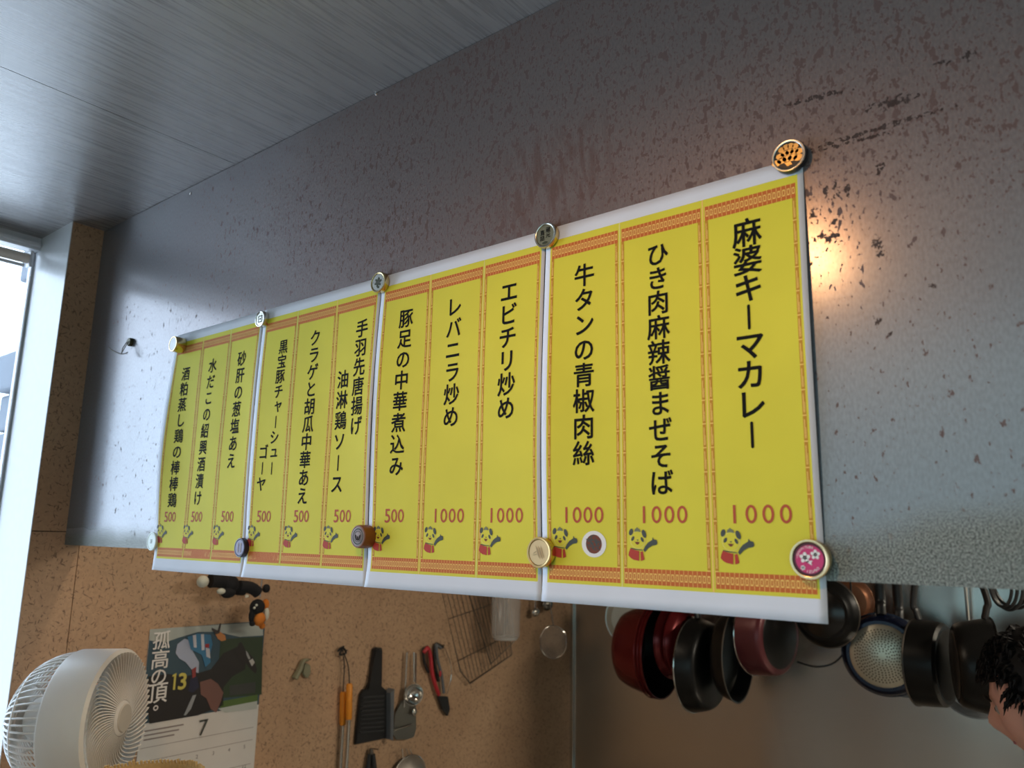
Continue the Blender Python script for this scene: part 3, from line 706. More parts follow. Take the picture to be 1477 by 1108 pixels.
ctext([('孤', 128, 400, .040), ('高', 120, 505, .042), ('の', 112, 600, .038), ('頂', 106, 692, .044), ('。', 124, 745, .034)], M_WH, 'calendar_title', .01)
bm = bmesh.new()
for (zx, poly) in ((192, [(-.006, .014), (.003, .018), (.003, -.018), (-.002, -.018), (-.002, .011), (-.006, .010)]),):
    c = at(*Zc(zx, 625), 0, XW); bm.faces.new([bm.verts.new(uv(c.y + a, c.z + b, .0055)) for a, b in poly])
c = at(*Zc(236, 624), 0, XW); put_glyph(bm, '3', c.y, c.z, .036, lambda a, b: uv(a, b, .0055), .03)
flat_link('saddle_number', bm, MC('number_yellow', (206, 196, 96)), cal)
ctext([('7', 360, 882, .036)], M_GRY, 'month_number', 0)
bm = bmesh.new()
for k in range(3): c = at(*Zc(40 + k, 905 + k * 24), 0, XW); z = c.z; bm.faces.new([bm.verts.new(uv(a, b, .0032)) for a, b in ((Y0 + .01, z), (Y0 + .10 - k * .01, z), (Y0 + .10 - k * .01, z + .003), (Y0 + .01, z + .003))])
for z in (.990, .962, .908, .854): bm.faces.new([bm.verts.new(uv(a, b, .0032)) for a, b in ((Y0 + .005, z), (Y1 - .01, z), (Y1 - .01, z + .0010), (Y0 + .005, z + .0010))])
flat_link('calendar_rules', bm, MC('rule_grey', (140, 130, 128)), cal, 'stuff')
bm = bmesh.new(); day = 1
for r in range(4):
    for q in range(7):
        if r == 0 and q < 2: continue
        for j, ch in enumerate(str(day)):
            vs, fs = glyph(ch)
            put_glyph(bm, ch, Y0 + .018 + q * .0405 + j * .006, .950 - r * .045, .0085, lambda a, b: uv(a, b, .0032), 0)
        day += 1
flat_link('dates', bm, MC('date_grey', (96, 88, 88)), cal, 'stuff')

def wall_thing(name, label, cat, px, py, group=None):
    p = at(px, py, 0, XW); o = thing(name, label, cat, (XW, p.y, p.z), group=group)
    # local frame: x out of the wall, y to the right along it, z up
    def L(qx, qy, d): r = at(qx, qy, 0, XW + d); return Vector((d, r.y - p.y, r.z - p.z))
    return o, L
def nail(o, z=0.0):
    link('nail', tube([(0.0005, 0, z), (.022, 0, z + .002)], .0014, 8), M_DKST, o)
# grey clip
o, L = wall_thing('plastic_clip', 'small grey-green plastic clip hanging on a nail right of the calendar', 'clip', 441, 951)
link('clip_arm', tube(smooth_path([L(444, 952, .010), L(437, 954, .010), L(432, 966, .010), L(425, 979, .010)]), [.0035 + .0002 * k for k in range(19)], 8, flat=1.6), M_CLAY, o, True)
link('clip_body', slab([(0, 0), (.006, .004), (.020, -.004), (.022, -.022), (.015, -.034), (.004, -.030), (-.004, -.020)], lambda u, v, d: Vector((d, u - .010, v - .012)), .004, .010, bev=.002), M_CLAY, o, True)
nail(o)
# orange handled rods on a cord
for k, (dx, top, bot, dd) in enumerate(((-4, 998, 1046, .011), (5, 986, 1038, .032))):
    o, L = wall_thing('sharpening_rod', ('orange-handled steel rod, the lower, left one of the pair hung from one cord' if k == 0 else 'orange-handled steel rod, the higher, right one of the pair hung from one cord'), 'tool', 494, 938, 'pair of rods on a cord')
    a, b = L(499 + dx, top, dd), L(498 + dx * 1.0, bot, dd)
    dn = Vector((0, 0, -1))
    link('handle', tube([a, a + dn * .004, b - dn * .004, b], [.006, .0085, .0085, .007], 14), M_ORANGE, o, True)
    link('rod', tube([b, b + dn * .34], .0052, 12), M_CHROME, o, True)
    link('cord', tube(smooth_path([a, L(499 + dx * .6, 960, dd), L(494, 938, .012) if k else L(495, 946, .011)]), .0015, 6), M_BLK, o, True)
    if k: link('cord_knot', tube(smooth_path([L(487, 940, .012), L(494, 934, .016), L(499, 942, .012), L(490, 944, .014), L(496, 932, .014)], 5), .0028, 8), M_BLK, o, True); nail(o)
# black dustpan
o, L = wall_thing('hand_dustpan', 'black ribbed dustpan hanging handle up between the orange rods and the ladle', 'dustpan', 541, 937)
P2 = lambda pts: [((lambda r: (r.y, r.z))(L(x, y, 0))) for x, y in pts]
S3 = lambda u, v, d: Vector((d, u, v))
link('tray', slab(P2([(521, 994), (548, 990), (556, 998), (553, 1064), (509, 1073), (516, 1002)]), S3, .004, .012, bev=.002), M_BLK, o)
link('handle', slab(P2([(535, 936), (539, 933), (546, 934), (547, 940), (543, 985), (547, 993), (523, 996), (529, 984)]), S3, .004, .018, bev=.004), M_BLK, o, True)
link('side_lip', slab(P2([(553, 998), (559, 992), (557, 1066), (553, 1064)]), S3, .004, .030, bev=.001), M_GRIPG, o)
for k in range(9):
    y = 1003 + k * 6.2; link('rib', slab(P2([(518 - k * .5, y + 1.4), (549, y - 1.2), (549, y + 1.2), (518 - k * .5, y + 3.8)]), S3, .0115, .0165, bev=.0008), mk('dark_rib', (.035, .036, .038), .4), o)
nail(o)
# ladle and turner, three handles side by side
o, L = wall_thing('soup_ladle', 'steel ladle with a round bowl hanging over the turner', 'ladle', 596, 941)
link('handle', tube([L(597, 941, .03), L(597, 984, .034)], .0028, 10), M_CHROME, o, True)
c = L(596, 1002, .030)
link('bowl', lathe([(.0005, .020), (.016, .017), (.027, .006), (.030, -.004), (.0285, -.004), (.025, .004), (.015, .014), (.0005, .017)], 'Y', 32, origin=(0, 0, 0)), M_CHROME, o, True).matrix_local = Matrix.Translation(c) @ Matrix.Rotation(math.radians(70), 4, 'Z')
o, L = wall_thing('slotted_turner', 'wide steel turner hanging just below the ladle bowl', 'turner', 588, 940)
link('handle', tube([L(587, 941, .014), L(584, 1000, .014), L(583, 1020, .012)], .0032, 10), M_CHROME, o, True)
link('blade', slab([((lambda r: (r.y, r.z))(L(x, y, 0))) for x, y in [(575, 1010), (596, 1008), (597, 1050), (594, 1062), (584, 1066), (568, 1066), (563, 1058), (566, 1030)]], S3, .008, .011, bev=.001), mk('dull_steel', (.30, .29, .26), .3, 1.0), o, True)
link('blade_fold', tube([L(567, 1054, .016), L(594, 1045, .016)], .0022, 8), M_CHROME, o, True)
o, L = wall_thing('measuring_spoon', 'small steel spoon with a narrow handle right of the ladle handle', 'spoon', 601, 942)
link('handle', tube([L(600, 942, .02), L(599, 1020, .02)], .0022, 8), M_CHROME, o, True)
link('spoon_bowl', ball(L(598, 1027, .02), .010, scale=(.4, .9, 1.1)), M_CHROME, o, True)
# kitchen shears
o, L = wall_thing('kitchen_shears', 'red and black kitchen shears hanging beside the wire rack', 'shears', 634, 931)
link('grip', tube(smooth_path([L(611, 942, .014), L(617, 935, .014), L(621, 948, .014), L(624, 975, .014), L(633, 1003, .014)]), [.004] + [.0062] * 23 + [.005], 10), M_REDG, o, True)
link('grip_pad', tube(smooth_path([L(617, 933, .010), L(611, 938, .010), L(612, 955, .010), L(618, 970, .010)]), .0045, 8), M_BLK, o, True)
link('grip', tube(smooth_path([L(636, 935, .014), L(630, 932, .014), L(631, 950, .014), L(637, 975, .014), L(640, 1000, .014)]), [.0045] * 25, 10), M_GRIPG, o, True)
link('grip_pad', tube(smooth_path([L(639, 934, .009), L(628, 930, .009), L(627, 955, .009), L(633, 983, .009)]), .0045, 8), M_BLK, o, True)
link('red_inset', ball(L(635, 972, .019), .006, scale=(.5, .8, 1.6)), M_REDG, o, True)
link('blade', slab([((lambda r: (r.y, r.z))(L(x, y, 0))) for x, y in [(627, 1003), (641, 1004), (644, 1022), (641, 1032), (633, 1022)]], S3, .006, .016, bev=.001), M_BLK, o)
link('spring_wire', tube(smooth_path([L(641, 934, .012), L(649, 955, .012), L(651, 975, .012), L(645, 1000, .012)]), .0011, 6), M_CHROME, o, True)
nail(o)
# lower row: tongs tip and a strainer lid
o, L = wall_thing('black_tongs', 'black tongs with a steel hinge, hanging below the dustpan', 'tongs', 538, 1080)
link('tong_arm', tube([L(533, 1088, .012), L(529, 1125, .014)], [.006, .010], 10), M_BLK, o, True); link('tong_arm', tube([L(538, 1088, .020), L(541, 1125, .026)], [.006, .010], 10), M_BLK, o, True)
link('hinge', tube([L(535, 1080, .014), L(536, 1094, .014)], [.005, .008], 12), M_DKST, o, True); nail(o)
o, L = wall_thing('mesh_strainer', 'round mesh strainer cut off by the lower frame, hung by wire loops', 'strainer', 588, 1079)
c = L(590, 1126, .02)
link('mesh_bowl', lathe([(.0005, .030), (.030, .026), (.055, .012), (.066, 0), (.0675, 0), (.056, .014), (.031, .028), (.0005, .032)], 'Y', 40), mk('strainer_mesh', (.32, .29, .25), .5, .8), o, True).matrix_local = Matrix.Translation(c) @ Matrix.Rotation(math.radians(-90), 4, 'Z')
link('rim_wire', tube(arc(c, .0675, 0, 2 * PI, 40, (0, 1, 0), (0, 0, 1))[:-1], .0018, 8, closed=True), M_CHROME, o, True)
for a, b in ((580, 582), (586, 591), (591, 598)): link('wire_loop', tube([L(a, 1080, .018), L(b, 1097, .020)], .0014, 6), M_CHROME, o, True)
# wire cooling rack, leaning
o, L = wall_thing('cooling_rack', 'dark wire cooling rack hung askew beside the clear measuring jug', 'rack', 690, 870)
cor = [L(628, 815, .02), L(722, 800, .02), L(738, 945, .02), L(678, 986, .02), L(664, 968, .02)]
link('rack_frame', tube([p for p in cor], .0022, 8, closed=True), M_DKST, o, True)
tl, tr_, br, bl_ = L(628, 815, .02), L(722, 800, .02), L(740, 944, .02), L(672, 986, .02)
for k in range(1, 15): link('rack_wire', tube([tl.lerp(tr_, k / 15), bl_.lerp(br, k / 15)], .0010, 5), M_DKST, o)
for k in (0.45, 0.8): link('cross_wire', tube([tl.lerp(bl_, k), tr_.lerp(br, k)], .0014, 6), M_DKST, o)
o, L = wall_thing('cooling_rack', 'second wire rack layered on the first at a steeper slant', 'rack', 700, 850)
tl, tr_, br, bl_ = L(668, 830, .035), L(730, 815, .035), L(742, 925, .035), L(708, 958, .035)
link('rack_frame', tube([tl, tr_, br, bl_], .0020, 8, closed=True), M_DKST, o, True)
for k in range(1, 12): link('rack_wire', tube([tl.lerp(tr_, k / 12), bl_.lerp(br, k / 12)], .0010, 5), M_DKST, o)
# clear measuring jug hanging mouth down
c0, c1 = at(735, 850, 0, XW + .10), at(729, 922, 0, XW + .10)
o = thing('measuring_jug', 'clear plastic measuring jug hanging below the menu sheets by the wire rack', 'jug', c1)
h = c0.z - c1.z + .05; r = .047
link('jug_body', lathe([(0, .004), (r * .80, .004), (r * .93, .012), (r * 1.02, h), (r * 1.05, h), (r * .97, .008), (r * .84, 0), (0, 0)], 'Z', 36), M_CLEAR, o, True)
link('base_ring', lathe([(r * .55, -.002), (r * .80, -.001), (r * .86, .006), (r * .80, .007), (r * .55, .002), (r * .55, -.002)], 'Z', 36), mk('frosted_rim', (.62, .60, .56), .2), o, True)
for a in (2.2, 3.4, 4.6, 5.3): link('side_rib', tube([(r * .95 * math.cos(a), r * .95 * math.sin(a), .014), (r * 1.03 * math.cos(a), r * 1.03 * math.sin(a), h)], .0013, 6), mk('rib_plastic', (.55, .53, .5), .25), o, True)
# ladle heads and a wire ring beyond the jug
for k, (px, py, rr, lab) in enumerate(((772, 883, .020, 'small polished ladle bowl just right of the clear jug'), (789, 872, .028, 'darker ladle bowl half hidden under the menu sheet, right of the jug'))):
    o, L = wall_thing('small_ladle', lab, 'ladle', px, 845, 'ladles beyond the jug')
    link('handle', tube([L(px, 835, .025), L(px, py - 6, .03)], .003, 8), M_CHROME, o, True)
    link('bowl', ball(L(px, py, .030), rr, scale=(.6, 1, .8)), M_CHROME if k == 0 else mk('dark_steel', (.2, .19, .17), .25, 1), o, True)
o, L = wall_thing('wire_skimmer', 'round wire skimmer ring hanging left of the corner', 'skimmer', 797, 850)
c = L(798, 926, .07); ru = Vector((.775, .632, 0)); rn = Vector((-.632, .775, 0))
link('ring', tube(arc(c, 1.0, 0, 2 * PI, 40, ru * .047, (0, 0, .055))[:-1], .0019, 8, closed=True), M_CHROME, o, True)
link('ring_handle', tube([c + Vector((0, 0, .055)), L(790, 850, .05)], .0022, 8), M_DKST, o, True)
bm = bmesh.new(); bm.faces.new([bm.verts.new(c + ru * (.046 * math.cos(2 * PI * k / 32)) + Vector((0, 0, .054 * math.sin(2 * PI * k / 32)))) for k in range(32)])
flat_link('fine_mesh', bm, mk('fine_wire_mesh', (.30, .28, .25), .5, .6, Alpha=.28), o)

# plush charms hanging above the calendar
o, L = wall_thing('plush_cat_charm', 'black plush charm with white pompom feet hanging above the calendar', 'toy', 330, 822)
bm = tube(smooth_path([L(303, 838, .05), L(316, 838, .05), L(330, 842, .05)]), .016, 12); ball(L(331, 843, .05), .022, bm)
tube(smooth_path([L(333, 845, .05), L(343, 849, .05), L(352, 850, .05)]), .015, 12, bm)
link('plush_body', bm, M_PLUSH, o, True)
link('pompom', ball(L(292.5, 839, .06), .0135), M_PLW, o, True)
link('plush_foot', ball(L(329, 855, .06), .014, scale=(1, 1.3, .9)), M_PLUSH, o, True); link('pompom', ball(L(319, 853, .065), .0085, scale=(1, 1.2, .8)), M_PLW, o, True)
link('plush_foot', ball(L(384, 849, .06), .0095, scale=(1, 1, 1.1)), M_PLUSH, o, True)
link('plush_arm', tube(smooth_path([L(345, 846, .06), L(362, 848, .06), L(372, 855, .06)]), .014, 10), M_PLUSH, o, True)
link('cloth_label', B(-.001, .001, -.004, .004, -.003, .003), M_PLW, o).location = L(356, 860, .07)
link('plush_strap', tube([L(330, 822, .03), L(331, 838, .045)], .002, 6), M_BLK, o)
o, L = wall_thing('plush_bird_charm', 'orange, black and white plush charm on a steel chain at the calendar corner', 'toy', 378, 836)
link('chain', tube([L(378, 833, .06), L(375, 862, .06)], .0016, 6), M_CHROME, o, True)
link('plush_head', ball(L(371, 876, .06), .019, scale=(.8, 1, 1)), M_PLUSH, o, True)
link('plush_belly', ball(L(374, 893, .065), .0165, scale=(.8, .9, 1)), M_ORNG, o, True)
link('plush_crest', ball(L(383, 872, .055), .011, scale=(.8, .8, 1.2)), M_ORNG, o, True)
link('plush_wing', ball(L(384, 886, .06), .011, scale=(.7, .6, 1.4)), M_PLW, o, True); link('plush_wing', ball(L(363, 888, .06), .012, scale=(.6, .6, 1.4)), M_PLUSH, o, True)
link('plush_foot', ball(L(364, 899, .06), .0075), M_PLUSH, o, True); link('plush_foot', ball(L(378, 903, .06), .0075), M_ORNG, o, True)
link('eye', ball(L(370, 873, .078), .003), M_PLW, o); link('eye', ball(L(367, 877, .077), .003), M_PLW, o)

# ================================================================ FAN
c = deep(170, 1036, 1.38)
ax = Vector((0.775, 0.615, 0.03)).normalized()
fan = thing('air_circulator_fan', 'white desk air circulator fan below the window, seen from its side', 'fan', c, ax.to_track_quat('Y', 'Z').to_euler())
RR = .116; LEN = .078
link('shroud', lathe([(RR * .94, 0.000), (RR, -.004), (RR, -LEN + .004), (RR * .985, -LEN), (RR * .955, -LEN), (RR * .965, -LEN + .004), (RR * .965, -.006), (RR * .94, 0)], 'Y', 72), M_FAN, fan, True)
for k in range(64):      # swirling front vanes
    a0 = 2 * PI * k / 64; pts = []
    for j in range(9):
        t = j / 8; r = .030 + (RR * .945 - .030) * t; a = a0 - 0.55 * t ** 1.4
        pts.append((r * math.cos(a), .004 - .018 * math.sin(PI * min(1, t * 1.0)) * .6 + .004 * (1 - t), r * math.sin(a)))
    bm = bmesh.new(); prev = None
    for j, p in enumerate(pts):
        p = Vector(p); q = p + Vector((0, -.012, 0)); w = Vector((-p.z, 0, p.x)).normalized() * (.0010 if j else .0008)
        cur = [bm.verts.new(p + w), bm.verts.new(p - w), bm.verts.new(q - w), bm.verts.new(q + w)]
        if prev:
            for m in range(4): bm.faces.new((prev[m], prev[(m + 1) % 4], cur[(m + 1) % 4], cur[m]))
        prev = cur
    link('front_vane', bm, M_FAN, fan)
link('hub', lathe([(0, .012), (.024, .011), (.029, .008), (.031, 0), (.031, -.016), (0, -.016)], 'Y', 48), M_FAN, fan, True)
link('hub_cap', lathe([(0, .0145), (.0225, .0135), (.024, .0108), (0, .0105)], 'Y', 40), M_FANHUB, fan, True)
# blades behind
for k in range(5):
    bm = bmesh.new(); a0 = 2 * PI * k / 5; g = []
    for i in range(7):
        r = .03 + .072 * i / 6; row = []
        for j in range(6): a = a0 + (j / 5) * (1.0 - .1 * i / 6); row.append(bm.verts.new((r * math.cos(a), -.030 - .030 * (j / 5), r * math.sin(a))))
        g.append(row)
    for i in range(6):
        for j in range(5): bm.faces.new((g[i][j], g[i + 1][j], g[i + 1][j + 1], g[i][j + 1]))
    o = link('blade', bm, M_FAN, fan, True); md = o.modifiers.new('thickness', 'SOLIDIFY'); md.thickness = .002
# rear dome cage: ribs along the dome and two hoops
D = .096
def dome(t): return (RR * .955 * math.cos(t) ** .85 if t < PI / 2 - 1e-6 else 0.0, -LEN - D * math.sin(t))
for k in range(60):
    a = 2 * PI * k / 60; pts = []
    for j in range(9):
        r, h = dome(PI / 2 * j / 8 * .93); pts.append((r * math.cos(a), h, r * math.sin(a)))
    link('cage_rib', tube(pts, .0017, 5), M_FAN, fan, True)
for j in (3.2, 6.0):
    r, h = dome(PI / 2 * j / 8 * .93); link('cage_hoop', tube([(r * math.cos(a), h, r * math.sin(a)) for a in [2 * PI * k / 48 for k in range(48)]], .0024, 6, closed=True), M_FAN, fan, True)
link('motor_housing', lathe([(0, -.045), (.048, -.05), (.052, -.08), (.045, -.125), (.030, -.15), (0, -.155)], 'Y', 40), M_FAN, fan, True)
r, h = dome(PI / 2 * .93); link('rear_cap', lathe([(0, h - .006), (r * 1.1, h - .003), (r * 1.3, h + .006), (0, h + .004)], 'Y', 36), M_FAN, fan, True)
# stand: local z is close to world up
hz = 0.97 + 0.12 - (c.z) - 0.12
link('neck', tube([(0, -.045, -RR), (0, -.045, hz + .02)], [.024, .028], 20), M_FAN, fan, True)
link('foot', lathe([(0, hz + .024), (.07, hz + .020), (.088, hz + .010), (.090, hz + .001), (0, hz + .001)], 'Z', 48, origin=(0, -.045, 0)), M_FAN, fan, True)

# woven basket on the counter in front of the calendar
c = deep(208, 1138, 1.12)
bk = thing('woven_basket', 'tan woven basket, only the frayed rim showing below the fan and calendar', 'basket', (c.x, c.y, 0.9705))
hh = c.z - 0.9705 + .018
link('basket_body', lathe([(0, .001), (.060, .001), (.075, .02), (.082, hh * .6), (.080, hh - .004), (.076, hh - .004), (.076, hh * .6), (.07, .02), (0, .006)], 'Z', 48), M_STRAW, bk, True)
for j in range(8): link('woven_band', tube([((.082 + .0015 * ((k + j) % 2)) * math.cos(2 * PI * k / 48), (.082 + .0015 * ((k + j) % 2)) * math.sin(2 * PI * k / 48), hh * (.15 + .105 * j)) for k in range(48)], .0035, 6, closed=True), M_STRAW, bk, True)
bm = bmesh.new()
for k in range(90):
    a = 2 * PI * k / 90; r = .078; tube([(r * math.cos(a), r * math.sin(a), hh - .012), (r * .99 * math.cos(a + .05), r * .99 * math.sin(a + .05), hh + random.uniform(0, .004))], .0022, 5, bm)
link('frayed_rim', bm, M_STRAW, bk, kind='stuff')

# ================================================================ COOKWARE on the back wall
RAIL_Y, RAIL_Z = 1.66, 1.50
rail = thing('hanging_rail', 'steel utensil rail on the stainless wall hidden behind the panel, holding the pans', 'rail', (0, RAIL_Y, RAIL_Z))
link('bar', tube([(-1.72, 0, 0), (1.2, 0, 0)], .007, 12), M_CHROME, rail, True)
for x in (-1.6, -.5, .7): link('bracket', tube([(x, 0, 0), (x, YB - RAIL_Y - .004, 0)], .006, 10), M_CHROME, rail, True)
def pan(name, label, cat, px, py, R_, depth, yaw, outer, inner=None, base=None, taper=.82, y=RAIL_Y, rim=None, base_mat=None, hmat=None, hw=.013, dots=False, tilt=0, steps=0, group='pans on the back rail'):
    """the pan's axis is local y (the opening faces +y); the handle rises along z"""
    c = at(px, py, 1, y)
    o = thing(name, label, cat, c, (0, 0, yaw), group)
    t_ = .003; rb = R_ * taper; d = depth
    prof = [(0, -d / 2), (rb * .93, -d / 2), (rb, -d / 2 + .006)]
    for k in range(1, 7): u = k / 6; prof.append((rb + (R_ - rb) * u ** .7, -d / 2 + .006 + (d - .006) * u))
    if steps: prof[-2:-2] = []
    inn = [(r_ - t_, h + (.004 if i == 0 else 0)) for i, (r_, h) in enumerate(prof[1:])][::-1]
    link('pan_body', lathe(prof + [(R_ + .002, d / 2 + .001)], 'Y', 56), outer, o, True)
    link('pan_inside', lathe([(R_ + .001, d / 2 + .001), (R_ - t_, d / 2)] + [(r_ - t_ * 1.2, h) for r_, h in prof[3:-1][::-1]] + [(rb - t_, -d / 2 + .007), (0, -d / 2 + .006)], 'Y', 56), inner or M_NON, o, True)
    link('rim', tube([(R_ * math.cos(a), d / 2, R_ * math.sin(a)) for a in [2 * PI * k / 64 for k in range(64)]], .0022, 6, closed=True), rim or outer, o, True)
    for s in range(steps): 
        rr_ = R_ * (.985 - .0 * s) + .002; link('pressed_band', tube([(rr_ * math.cos(a), d / 2 - .012 - .012 * s, rr_ * math.sin(a)) for a in [2 * PI * k / 64 for k in range(64)]], .0020, 6, closed=True), outer, o, True)
    if base_mat:
        b_ = link('base_plate', lathe([(0, -d / 2 - .0035), (rb * .80, -d / 2 - .0030), (rb * .84, -d / 2 - .0005), (0, -d / 2 - .0005)], 'Y', 48), base_mat, o, True)
        if dots:
            bm = bmesh.new()
            for q in range(2, 12):
                rr_ = rb * .76 * q / 12; n = int(q * 4.6)
                for k in range(n):
                    a = 2 * PI * k / n + q * .3; w = .0017
                    x, z = rr_ * math.cos(a), rr_ * math.sin(a); bm.faces.new([bm.verts.new((x + u * w, -d / 2 - .0036, z + v * w)) for u, v in ((-1, -1), (1, -1), (1, 1), (-1, 1))])
            flat_link('base_dimples', bm, mk('dimple_brown', (.10, .075, .04), .5), b_, 'stuff')
    top = RAIL_Z - c.z + .004
    path = smooth_path([(0, d / 2 - .012, R_ - .004), (0, d / 2 - .006, R_ + .020), (0, d / 2 * .6 + .012, R_ + .05 + .0), (0, 0, max(top - .012, R_ + .07))])
    link('handle', tube(path, [hw * .7] + [hw] * (len(path) - 2) + [hw * .8], 12, flat=.6), hmat or M_BLK, o, True)
    link('hanging_hook', tube(arc((0, 0, max(top - .002, R_ + .08)), .010, 0, 2 * PI, 16, (0, 1, 0), (0, 0, 1))[:-1], .0022, 6, closed=True), M_CHROME, o, True)
    return o
def yaw_of(nx, ny): return math.atan2(-nx, ny)       # local +y to direction (nx, ny)
pan('flat_lid', 'dull white round lid behind the large crimson pot', 'lid', 912, 893, .095, .016, yaw_of(-.35, .93), M_KLT, M_KLT, y=1.77, hmat=M_CHROME, hw=.004, rim=M_CHROME)
pan('cooking_pot', 'large glossy crimson pot, leftmost of the hanging pans', 'pot', 930, 936, .142, .125, yaw_of(.97, .03), M_CRIM, M_NON, taper=.78, steps=2, y=1.60)
pan('frying_pan', 'thin crimson pan next to the large crimson pot', 'pan', 979, 925, .112, .028, yaw_of(-.96, .10), M_CRIM, M_NON, taper=.8, y=1.60)
pan('frying_pan', 'second thin crimson pan, between the first one and the black pans', 'pan', 994, 927, .114, .028, yaw_of(-.96, .10), M_CRIM, M_NON, taper=.8, y=1.58)
pan('frying_pan', 'black pan with a silver rim hanging lowest beside the crimson pans', 'pan', 1016, 960, .135, .055, yaw_of(-.97, .02), M_NON, M_NON, taper=.88, rim=M_CHROME, y=1.55)
pan('frying_pan', 'matt black pan between the silver-rimmed pan and the maroon pan', 'pan', 1054, 945, .128, .045, yaw_of(.97, .06), M_NON, M_NON, taper=.88, rim=M_DKST, y=1.56)
pan('frying_pan', 'maroon pan with black base, half hidden by the menu corner', 'pan', 1108, 916, .115, .075, yaw_of(-.93, .16), M_MAR, M_NON, taper=.92, rim=M_CHROME, base_mat=M_NON, y=1.58)
pan('pot_lid', 'black lid with a shiny ring at the right of the menu corner', 'lid', 1188, 884, .092, .024, yaw_of(.10, .97), M_NON, M_NON, rim=M_DKST, base_mat=mk('dark_glaze', (.012, .011, .010), .2), y=1.55)
pan('copper_pan', 'copper-brown pan peeping out behind the black lid', 'pan', 1222, 868, .068, .04, yaw_of(-.2, .95), M_COPP, M_COPP, y=1.70)
pan('frying_pan', 'dark pan hanging behind the one with the dotted silver base', 'pan', 1300, 950, .100, .035, yaw_of(-.12, .97), M_GRIPG, M_NON, y=1.69)
pan('frying_pan', 'navy blue pan showing its round dotted silver base', 'pan', 1274, 945, .105, .038, yaw_of(-.12, .97), M_NAVY, M_NON, taper=.90, base_mat=mk('brushed_base', (.62, .58, .46), .34, .8), dots=True, y=1.60, rim=M_NAVY)
pan('saucepan', 'black saucepan with brownish wall, left one of the two black saucepans', 'saucepan', 1345, 957, .105, .070, yaw_of(-.97, .10), M_NON, M_NON, taper=.95, base_mat=mk('soot_base', (.012, .011, .010), .6, Specular_IOR_Level=0.15), y=1.57, rim=M_DKST)
pan('saucepan', 'black saucepan nearest the cook, its scuffed base showing', 'saucepan', 1406, 960, .108, .080, yaw_of(.95, .30), M_NON, M_NON, taper=.84, base_mat=mk('worn_base', (.03, .027, .024), .3), y=1.46)
pan('flat_lid', 'grey lid edge showing under the black saucepans', 'lid', 1405, 985, .090, .014, yaw_of(-.2, .95), M_GRIPG, M_GRIPG, y=1.78, hmat=M_CHROME, hw=.004)
# black cable coil hanging at the right
c = at(1452, 850, 1, 1.50)
o = thing('cable_coil', 'black cable looped in a coil hanging at the right edge under the panel', 'cable', (c.x, c.y, c.z))
for k in range(5): 
    w = .030 + .006 * k; link('cable_loop', tube([Vector((w * .75 * math.sin(a) + .006 * (k - 2), .006 * k, (.052 + .004 * (k % 3)) * math.cos(a) + .012)) for a in [2 * PI * i / 32 for i in range(32)]], .0036, 8, closed=True), M_BLK, o, True)
link('cable_hook', tube([(0, .01, .05), (0, .01, RAIL_Z - c.z), (0, RAIL_Y - 1.50, RAIL_Z - c.z + .004)], .0028, 8), M_CHROME, o, True)
# cord drooping behind the lid
pts = [at(1150, 955, 1, 1.62), at(1178, 962, 1, 1.62), at(1205, 955, 1, 1.62), at(1222, 930, 1, 1.62), at(1228, 880, 1, 1.64)]
cc = thing('drooping_cable', 'thin black cord drooping under the hanging lid', 'cable', pts[2])
link('cord_loop', tube(smooth_path([p - pts[2] for p in pts] + [Vector((pts[4].x - pts[2].x, .03, RAIL_Z - pts[2].z))]), .0026, 6), M_BLK, cc, True)

# ================================================================ COOK
hc = deep(1513, 1010, 1.45)
fdir = Vector((-.92, .22, -.24)).normalized()
lft = Vector((-fdir.y, fdir.x, 0)).normalized() * 1.0
upv = fdir.cross(lft) * -1.0
if upv.z < 0: upv = -upv
rgt = fdir.cross(upv)
HM = Matrix(((rgt.x, fdir.x, upv.x, hc.x), (rgt.y, fdir.y, upv.y, hc.y), (rgt.z, fdir.z, upv.z, hc.z), (0, 0, 0, 1)))
person = thing('person', 'cook with short black hair bending over, head cut off at the lower right edge', 'person', (0, 0, 0))
# head: x right, y face forward, z up
bm = bmesh.new(); bmesh.ops.create_uvsphere(bm, u_segments=48, v_segments=36, radius=1)
def g3(v, c, s): return math.exp(-sum(((v[i] - c[i]) / s[i]) ** 2 for i in range(3)))
for v in bm.verts:
    x, y, z = v.co
    w = .076 * (1 - .18 * max(0, -z) ** 1.5); n = Vector((x * w, y * .094, z * .118))
    if z < 0: n.y *= 1 - .10 * (-z); n.y += .006 * max(0, y) * (-z)
    q = (x, y, z)
    n.y += .024 * g3(q, (0, 1, -.30), (.16, .5, .20)) + .010 * g3(q, (0, 1, -.12), (.12, .5, .2))     # nose
    n.y += .006 * g3(q, (0, 1, .12), (.55, .5, .10))                                                     # brow
    n.y -= .008 * (g3(q, (.38, .9, -.04), (.18, .5, .12)) + g3(q, (-.38, .9, -.04), (.18, .5, .12)))     # eye sockets
    n.y += .007 * g3(q, (0, .9, -.58), (.26, .5, .10)) + .012 * g3(q, (0, .7, -.86), (.3, .6, .14))     # lips, chin
    n.x += math.copysign(.005 * g3((abs(x), y, z), (.75, .6, -.25), (.25, .4, .2)), x)
    v.co = n
